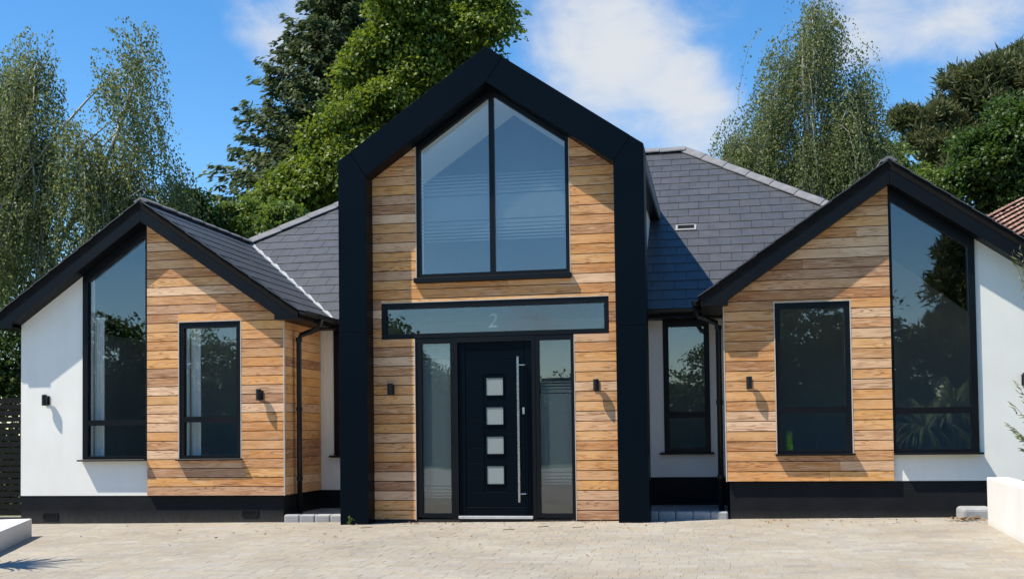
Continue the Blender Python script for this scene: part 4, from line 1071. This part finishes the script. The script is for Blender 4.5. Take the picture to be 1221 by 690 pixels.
def birch(name, label, L, Y, base_px, nstrand, mat, leaf=.075, r0=.2, lean=0., group=None, nlimb=36, hang=(.6, 2.0)):
    lobes = lobes_px(L, Y); b = Vector((at(base_px, 500, Y).x, Y, 0)); root = empty(name, (b.x, b.y, 0)); tag(root, label, 'tree', group)
    nb_ = max(40, nstrand//23); PB, d, idx = sample_lobes(lobes, nb_, .2)
    cb = RNG.integers(0, nb_, nstrand); P = PB[cb]+RNG.normal(size=(nstrand, 3))*np.array([.20, .20, .26]); n = len(P)
    ln = RNG.uniform(hang[0], hang[1], n); per = 40; ci = np.repeat(np.arange(n), per); t = np.tile(np.linspace(0, 1, per), n)+RNG.normal(size=n*per)*.02
    cx = np.array([l[0] for l in lobes]).mean(0); out = P-cx; out[:, 2] = 0; out /= np.linalg.norm(out, axis=1, keepdims=True)+1e-9
    sw = unit(n)*.12
    start = P+np.array([0, 0, .35])*ln[:, None]
    off = out[ci]*(.30*np.sqrt(np.clip(t, 0, 1))*ln[ci])[:, None]+sw[ci]*t[:, None]; off[:, 2] = -(np.clip(t, 0, 1.1)**1.35)*ln[ci]
    wid = (.030+.035*np.sin(np.clip(t, 0, 1)*3.0))
    C = start[ci]+off+RNG.normal(size=(n*per, 3))*wid[:, None]*np.array([1, 1, .6])
    keep = C[:, 2] > .3; C = C[keep]; ci = ci[keep]
    D = RNG.normal(size=(len(C), 3))*.45+np.array([0, 0, -1.]); Nn = RNG.normal(size=(len(C), 3))+np.array([0, 0, .25])
    ct = RNG.random(n); s = leaf*RNG.uniform(.7, 1.3, len(C)); tint = np.clip(.45*ct[ci]+.55*RNG.random(len(C)), 0, 1)
    leaf_mesh('crown', rel(root, C), D, Nn, s*1.15, s*.75, tint, mat, root)
    cen = np.array([l[0] for l in lobes])
    order = np.argsort(-cen[:, 2]); tops = [cen[k]+np.array([0, 0, lobes[k][1][2]*.55]) for k in order[:3]]
    tips = [tuple(p) for p in rel(root, start[RNG.permutation(n)[:nlimb]])]
    trunk_mesh(root, (0, 0, -.1), tuple(rel(root, tops[0])), r0, 'bark_birch', tips, nlimb, .35)
    for tp in tops[1:]:
        p = rel(root, tp); mb = MB(); a = Vector((0, 0, 1.2)); b_ = Vector(p); path = [a.lerp(b_, k/6)+Vector((math.sin(k*1.3)*.18, 0, math.sin(k/6*3.14)*.5)) for k in range(7)]
        mb.tube(path, [r0*.55*(1-.85*k/6)+.012 for k in range(7)], 6); mb.build('limb', 'bark_birch', root, smooth=True)
    # fine twigs hanging among the leaves
    mb = MB(); pick = RNG.permutation(n)[:260]
    for k in pick:
        st = Vector(rel(root, start[k])); o_ = Vector(out[k]); l_ = ln[k]
        mb.tube([st+o_*(.3*math.sqrt(t_)*l_)+Vector(sw[k])*t_+Vector((0, 0, -(t_**1.35)*l_)) for t_ in (0, .3, .65, 1)], [.009, .007, .005, .003], 3, False)
    tag(mb.build('twigs', 'bark_birch', root), kind='stuff')
    return root
def conifer(name, label, u0, vtop, vbase, half_px, Y, nbr, mat):
    top = at(u0, vtop, Y); bz_ = 0; root = empty(name, (top.x, Y, 0)); tag(root, label, 'tree')
    zlow = at(u0, vbase, Y).z; k = pix(top)[2]/CAMP['f']; R0 = half_px*k; H = top.z
    Cs, Ds, Ns, ts = [], [], [], []; mb = MB().tube([(0, 0, -.1), (.05, 0, H*.5), (0, 0, H-.3)], [.45, .26, .03], 8)
    for i in range(nbr):
        f = RNG.random()**.85; z = H-(H-1.5)*f*.98; fr = (H-z)/(H-zlow); R = min(R0*(fr**.8)*1.0, R0*1.25)*RNG.uniform(.6, 1.12)+.15
        a = RNG.random()*2*math.pi; o = np.array([math.cos(a), math.sin(a), 0.]); m = int(26+R*30); t = RNG.random(m)**.7
        drop = -.30*R*t+.22*R*t**3
        sidev = np.array([-o[1], o[0], 0]); ww = (.12+.35*t*(1-t)*R*.8)
        C = np.array([0, 0, z])+o*(R*t)[:, None]+sidev*(RNG.normal(size=m)*ww*.55)[:, None]; C[:, 2] += drop+RNG.normal(size=m)*.06-.12*RNG.random(m)
        Cs.append(C); Ds.append(o+RNG.normal(size=(m, 3))*.35+np.array([0, 0, -.55])); Ns.append(RNG.normal(size=(m, 3))*.45+np.array([0, 0, .8])); ts.append(np.clip(.5*RNG.random()+.5*RNG.random(m), 0, 1))
        if i % 4 == 0:
            e = o*R*.85; mb.tube([(0, 0, z), tuple(o*R*.45+np.array([0, 0, z-.10*R])), tuple(e+np.array([0, 0, z-.14*R]))], [.04, .025, .008], 4, False)
    C = np.concatenate(Cs); n = len(C); s = .24*RNG.uniform(.6, 1.3, n)
    leaf_mesh('crown', C, np.concatenate(Ds), np.concatenate(Ns), s, s*.45, np.concatenate(ts), mat, root)
    mb.build('trunk', 'bark', root, smooth=True)
def pine(name, label, L, Y, base_px, ntuft, mat, base=None, worldlobes=None):
    lobes = worldlobes or lobes_px(L, Y); b = base if base is not None else Vector((at(base_px, 500, Y).x, Y, 0)); root = empty(name, (b[0], b[1], 0)); tag(root, label, 'tree')
    P, d, idx = sample_lobes(lumps(lobes, 26, .27), ntuft, .6)
    per = 20; ci = np.repeat(np.arange(len(P)), per); n = len(ci); dr = unit(n)*.8+d[ci]*.45+np.array([0, 0, .55]); dr /= np.linalg.norm(dr, axis=1, keepdims=True)
    ln = RNG.uniform(.22, .46, n); C = P[ci]+dr*(ln*.5)[:, None]+RNG.normal(size=(n, 3))*.10
    tint = np.clip(.55*RNG.random(len(P))[ci]+.45*RNG.random(n), 0, 1)
    leaf_mesh('crown', rel(root, C), dr, unit(n), ln, .075, tint, mat, root)
    cen = np.array([l[0] for l in lobes]); k = int(np.argmax(cen[:, 2]))
    tips = [tuple(p) for p in rel(root, P[RNG.permutation(len(P))[:22]])]
    trunk_mesh(root, (0, 0, -.1), tuple(rel(root, cen[k])), .35, 'bark', tips, 22, .4)

birch('weeping_birch', 'tall weeping birch with pale limbs left of the house', [(25, 130, 38, 52), (30, 190, 58, 70), (152, 128, 22, 56), (95, 205, 46, 44), (100, 255, 85, 66), (184, 248, 24, 32), (20, 305, 60, 95), (85, 335, 75, 75), (5, 215, 60, 85), (150, 215, 35, 45)], 9.0, 75, 2900, 'lf_birch', .056, .22)
birch('weeping_birch', 'spired weeping birch behind the right side of the roof', [(966, 62, 12, 34), (972, 40, 7, 18), (962, 105, 22, 34), (1006, 126, 16, 30), (1004, 152, 20, 34), (930, 135, 24, 40), (886, 182, 18, 28), (955, 188, 52, 36), (1041, 192, 8, 20), (902, 218, 38, 26), (985, 208, 38, 28)], 15.0, 965, 2000, 'lf_birch', .056, .17)
conifer('conifer_tree', 'dark drooping conifer left behind the bright green tree', 402, -60, 262, 172, 24.0, 1000, 'lf_conifer')
broad('sycamore_tree', 'large bright green leafy tree behind the entrance gable', [(500, 25, 75, 45), (560, 30, 42, 45), (462, 60, 42, 45), (445, 130, 50, 42), (395, 200, 46, 40), (350, 245, 42, 34), (490, 105, 60, 50), (410, 220, 70, 45), (540, 80, 50, 50), (490, -15, 60, 30), (345, 215, 20, 16), (400, 160, 34, 28), (425, 95, 30, 28), (578, 22, 34, 34), (370, 215, 40, 30), (440, 190, 50, 40)], 17.0, 470, 3200, 30, .145, 'lf_broad', .45, .40, inner=.70, sub=13)
broad('green_shrub', 'bright green bush behind the left hip of the roof', [(285, 262, 32, 26), (330, 270, 40, 28), (262, 275, 25, 22)], 11.0, 290, 520, 26, .11, 'lf_bright', .12, .26, inner=.7, sub=12, cat='bush')
broad('small_tree', 'small dark leafed tree between the birch and the bush', [(228, 248, 18, 22), (210, 270, 25, 30), (245, 262, 15, 14)], 10.5, 225, 170, 40, .12, 'lf_mid', .1, .32, cat='tree')
broad('hedge_bush', 'dark bush behind the slatted fence at the left edge', [(5, 420, 45, 60), (-60, 420, 60, 60), (-10, 470, 60, 30), (30, 440, 25, 50), (-10, 550, 50, 45), (-90, 545, 60, 50), (-10, 590, 40, 20)], 3.5, 0, 480, 40, .10, 'lf_dark', .08, .35, cat='bush')
broad('garden_tree', 'mid green tree at the foot of the right birch', [(945, 222, 50, 26), (1005, 212, 42, 34), (905, 235, 30, 20)], 17.0, 970, 700, 24, .13, 'lf_mid', .15, .3, inner=.7, sub=12)
broad('light_green_tree', 'light yellow-green tree just left of the right gable peak', [(1050, 196, 38, 30), (1085, 225, 45, 28), (1020, 230, 30, 22)], 20.0, 1055, 600, 24, .13, 'lf_bright', .15, .3, inner=.7, sub=12)
pine('pine_tree', 'broad domed pine at the upper right', [(1180, 122, 62, 50), (1118, 162, 42, 36), (1230, 105, 60, 52), (1083, 146, 20, 14), (1150, 200, 60, 45), (1210, 180, 60, 60)], 32.0, 1190, 4600, 'lf_pine')
broad('broadleaf_tree', 'dark green broadleaf tree in front of the pine at the right edge', [(1190, 185, 48, 55), (1155, 225, 36, 34), (1228, 180, 45, 70), (1205, 240, 50, 40), (1120, 245, 30, 20)], 21.0, 1200, 1300, 26, .14, 'lf_mid', .25, .34, inner=.7, sub=12)
broad('garden_hedge', 'overgrown hedge closing the garden left of the birch', None, 0, 0, 700, 26, .18, 'lf_mid', .08, .5, cat='hedge', worldlobes=[(np.array((x, 17+.6*math.sin(x), 1.8+.5*math.sin(x*1.3))), np.array((1.9, 1.2, 2.0))) for x in range(-44, -9, 2)], base=(-26, 17), nlimb=0, inner=.6)
# across the lane behind the photographer: what the panes mirror
def wl(lst): return [(np.array(c, float), np.array(r, float)) for c, r in lst]
broad('boundary_hedge', 'long clipped hedge across the lane behind the camera', None, 0, 0, 2600, 26, .16, 'lf_mid', .08, .45, cat='hedge', worldlobes=wl([((x, -26+.4*math.sin(x), 1.75+.25*math.sin(x*1.7)), (1.7, .9, 1.8)) for x in range(-40, 34, 2)]), base=(-2, -26), nlimb=0, inner=.7)
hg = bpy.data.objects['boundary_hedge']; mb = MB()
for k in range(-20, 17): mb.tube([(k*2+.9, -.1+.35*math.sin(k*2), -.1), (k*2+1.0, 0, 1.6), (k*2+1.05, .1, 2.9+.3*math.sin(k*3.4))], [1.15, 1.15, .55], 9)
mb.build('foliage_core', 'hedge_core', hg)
broad('oak_tree', 'rounded tree across the lane mirrored in the left tall window', None, 0, 0, 900, 40, .17, 'lf_mid', .2, .5, worldlobes=wl([((-17, -25, 3.3), (3, 2.4, 1.9)), ((-14.2, -25, 2.6), (2, 2, 1.5)), ((-20, -24, 3.9), (2.4, 2, 2))]), base=(-17, -25))
broad('oak_tree', 'spreading tree across the lane mirrored in the right small window', None, 0, 0, 1100, 40, .17, 'lf_dark', .2, .5, worldlobes=wl([((6, -25, 4.4), (2.6, 2.4, 2.4)), ((3.4, -26, 3), (2, 2, 1.8)), ((7.5, -24, 2.8), (2.2, 2, 2))]), base=(6, -25))
pine('pine_tree', 'dark pine across the lane mirrored in the right tall window', None, 0, 0, 2000, 'lf_pine', base=(11.5, -25), worldlobes=wl([((11.2, -25, 5.8), (1.9, 2, 1.9)), ((12.8, -25, 4.2), (2.6, 2, 2.4)), ((10.4, -24.5, 3.4), (1.6, 2, 1.6))]))
broad('oak_tree', 'low round tree across the lane mirrored in the left small window', None, 0, 0, 700, 40, .17, 'lf_mid', .2, .5, worldlobes=wl([((-10, -25, 3.4), (2.2, 2, 2.2)), ((-8, -26, 2.4), (1.6, 2, 1.6))]), base=(-10, -25))

# spiky cabbage palms in the front beds
def cordyline(x, y, h, label, nleaf, seed, L=.75):
    t = empty('cabbage_palm', (x, y, 0)); tag(t, label, 'plant'); rnd = random.Random(seed)
    MB().tube([(0, 0, -.1), (.04, .02, h*.5), (0, 0, h)], [.07, .055, .05], 8).build('trunk', 'bark', t, smooth=True)
    mb = MB()
    for i in range(nleaf):
        a = rnd.random()*2*math.pi; el = rnd.uniform(-.2, 1.35); l = L*rnd.uniform(.75, 1.15); o = Vector((math.cos(a), math.sin(a), 0)); sd_ = Vector((-o.y, o.x, 0)); p = Vector((0, 0, h-.15+.15*rnd.random())); pts = []; wd = .025
        e = el; tn = rnd.random()
        for k in range(7):
            w = wd*(1-(k/6)**2)*(.6+.4*min(1, k/1.5)); pts.append((p-sd_*w, p+sd_*w)); p = p+(o*math.cos(e)+Vector((0, 0, math.sin(e))))*(l/6); e -= .16+.10*k*.5
        for k in range(6): mb.poly([pts[k][0], pts[k][1], pts[k+1][1], pts[k+1][0]], tn+.001)
    mb.build('leaves', 'lf_strap', t, tint=True)
cordyline(6.2, -4.4, 1.45, 'spiky cabbage palm in the right bed beyond the white wall', 90, 1, .8)
cordyline(6.05, -5.9, 1.15, 'lower spiky cabbage palm in the right bed nearer the lane', 80, 2, .9)
cordyline(-4.45, -5.0, 1.5, 'spiky cabbage palm in the left bed throwing a fringed shadow', 80, 3, .8)
cordyline(-8.6, -8.0, 1.5, 'tall spiky cabbage palm farther along the left bed', 80, 4, .8)

# small plant leaning into the picture at the right edge
def edge_shrub():
    Y = -1.2; b = at(1245, 600, Y); t = empty('edge_shrub', (b.x, Y, 0)); tag(t, 'wispy shrub with drooping pale leaves at the right edge of the picture', 'plant'); rnd = random.Random(8)
    mb = MB(); C, D, NN_ = [], [], []
    for (u, v) in ((1206, 300), (1214, 305), (1216, 295), (1209, 455), (1205, 480), (1200, 505), (1212, 520), (1218, 535), (1208, 512), (1230, 400), (1235, 350), (1240, 470)):
        e = Vector(at(u, v, Y+rnd.uniform(-.15, .15)))-Vector(t.location); s0 = Vector((.0, 0, .3))
        m = Vector((e.x*.35+.10, e.y*.5, max(e.z*.75, .5)+.12))
        pts = [s0*(1-k)**2+m*2*k*(1-k)+e*k*k for k in [i/8 for i in range(9)]]
        mb.tube(pts, [.007*(1-i/10) for i in range(9)], 4, False)
        for k in range(10):
            q = pts[-1].lerp(pts[-4], k/9*.9); C.append(tuple(q+Vector((rnd.uniform(-.02, .02), rnd.uniform(-.02, .02), 0)))); dd = (pts[-1]-pts[-3]).normalized()+Vector((rnd.uniform(-.8, .5), rnd.uniform(-.5, .5), rnd.uniform(-.9, .1))); D.append(tuple(dd)); NN_.append((rnd.uniform(-1, 1), -1, rnd.uniform(0, 1)))
    mb.build('stem', 'twig', t)
    n = len(C); leaf_mesh('leaves', np.array(C), np.array(D), np.array(NN_), np.array([rnd.uniform(.05, .11) for _ in range(n)]), .018, RNG.random(n)*.5+.5, 'lf_strap', t)
edge_shrub()

# ------------------------------------------------------------------ small things
# green plant on the inside sill of the right small window
pl = empty('potted_grass', (3.50, .20, .852)); tag(pl, 'lime green grassy plant inside the right small window', 'plant')
MB().tube([(0, 0, 0), (0, 0, .10)], [.035, .045], 10).build('pot', 'lime', pl)
mb = MB(); rr = random.Random(2)
for k in range(26):
    a = rr.random()*6.28; x, y = rr.uniform(-.03, .03), rr.uniform(-.03, .03); h = rr.uniform(.10, .2); dx, dy = math.cos(a)*.02, math.sin(a)*.02
    mb.poly([(x-.003, y, .095), (x+.003, y, .095), (x+dx, y+dy, .1+h)])
mb.build('blades', 'lime', pl)
MB().box(XI+.31, 4.5, .17, .358, .832, .850).build('window_board', 'ceiling', house)

def curtain(x0, x1, z0, z1, label):
    t = empty('curtain', ((x0+x1)/2, .26, z1)); tag(t, label, 'curtain'); mb = MB(); n = 22
    for i in range(n+1):
        x = x0+(x1-x0)*i/n-(x0+x1)/2; y = .018*math.sin(i*1.45)+.006*math.sin(i*.6); mb.v += [(x, y, 0), (x, y, z0-z1)]
    for i in range(n): mb.f.append((2*i, 2*i+2, 2*i+3, 2*i+1)); mb.t.append(0)
    mb.build('cloth', 'ceiling', t, smooth=True); MB().tube([(x0-(x0+x1)/2-.02, 0, .02), (x1-(x0+x1)/2+.02, 0, .02)], .012, 8).build('rail', 'steel', t)
curtain(-4.16, -4.03, .86, 2.56, 'pale curtain drawn back inside the left small window')
curtain(-5.56, -5.42, .40, 2.75, 'pale curtain drawn back inside the left tall window')
def fallen():
    rnd = random.Random(12); mb = MB()
    def lf(x, y, s):
        a = rnd.random()*6.28; c, q = math.cos(a), math.sin(a); z = gz(x)+.004
        P = [(-s, 0, .002), (0, -s*.42, .006+rnd.random()*.012), (s, 0, .004+rnd.random()*.014), (0, s*.42, .003)]
        mb.poly([(x+c*p[0]-q*p[1], y+q*p[0]+c*p[1], z+p[2]) for p in P])
    for k in range(70): lf(rnd.uniform(-5, 4.6), -abs(rnd.gauss(0, 1.6))-.25, rnd.uniform(.012, .03))
    for k in range(60): lf(rnd.uniform(-1.4, 1.4), rnd.uniform(-.45, -.16), rnd.uniform(.008, .02))
    for k in range(40): lf(rnd.uniform(3.0, 5.0), rnd.uniform(-1.0, -.1), rnd.uniform(.01, .026))
    tag(mb.build('fallen_leaves', 'dryleaf'), 'scattered dry brown leaves on the paving', 'leaves', kind='stuff')
    mb = MB(); c = on_ground(1150, 621, gz(5)); 
    for k in range(70): lf2 = lf
    mb2 = MB()
    for k in range(90):
        x, y = c.x+rnd.gauss(0, .09), c.y+rnd.gauss(0, .07); s = rnd.uniform(.018, .04); a = rnd.random()*6.28; cc, q = math.cos(a), math.sin(a); z = gz(x)+.005+rnd.random()*.03
        P = [(-s, 0, .002), (0, -s*.42, rnd.random()*.02), (s, 0, rnd.random()*.02), (0, s*.42, .003)]
        mb2.poly([(x+cc*p[0]-q*p[1], y+q*p[0]+cc*p[1], z+p[2]) for p in P])
    tag(mb2.build('leaf_pile', 'dryleaf'), 'small heap of dry leaves against the kerb by the right wall', 'leaves', kind='stuff')
    for (u, v, du) in ((641, 629, 'dry twig on the paving below the right end of the door threshold'), (683, 630, 'dry twig on the paving below the right sidelight'), (430, 628, 'dry twig on the paving by the foot of the left column'), (600, 632, 'dry twig on the paving straight in front of the door')):
        p = on_ground(u, v, gz(0)); t = tag(MB().tube([(0, 0, .006), (.06, .04, .008), (.11, .10, .006)], .004, 5).build('twig', 'twig'), None, 'twig', 'dry twigs on the paving'); t.location = (p.x, p.y, gz(p.x)); t['label'] = du
    # weed at the foot of the left column
    w = empty('weed', (-1.74, -.44, gz(-1.7))); tag(w, 'small green weed at the foot of the left entrance column', 'plant')
    n = 22; C = RNG.normal(size=(n, 3))*np.array([.02, .015, .025])+np.array([0, -.02, .06]); leaf_mesh('leaves', C, RNG.normal(size=(n, 3))+np.array([0, 0, .6]), RNG.normal(size=(n, 3)), .035, .02, RNG.random(n), 'lf_bright', w)
    MB().tube([(0, 0, 0), (0, -.02, .07)], .003, 4).build('stem', 'lime', w)
fallen()
print('boards', nb[0], 'objects', len(bpy.data.objects))
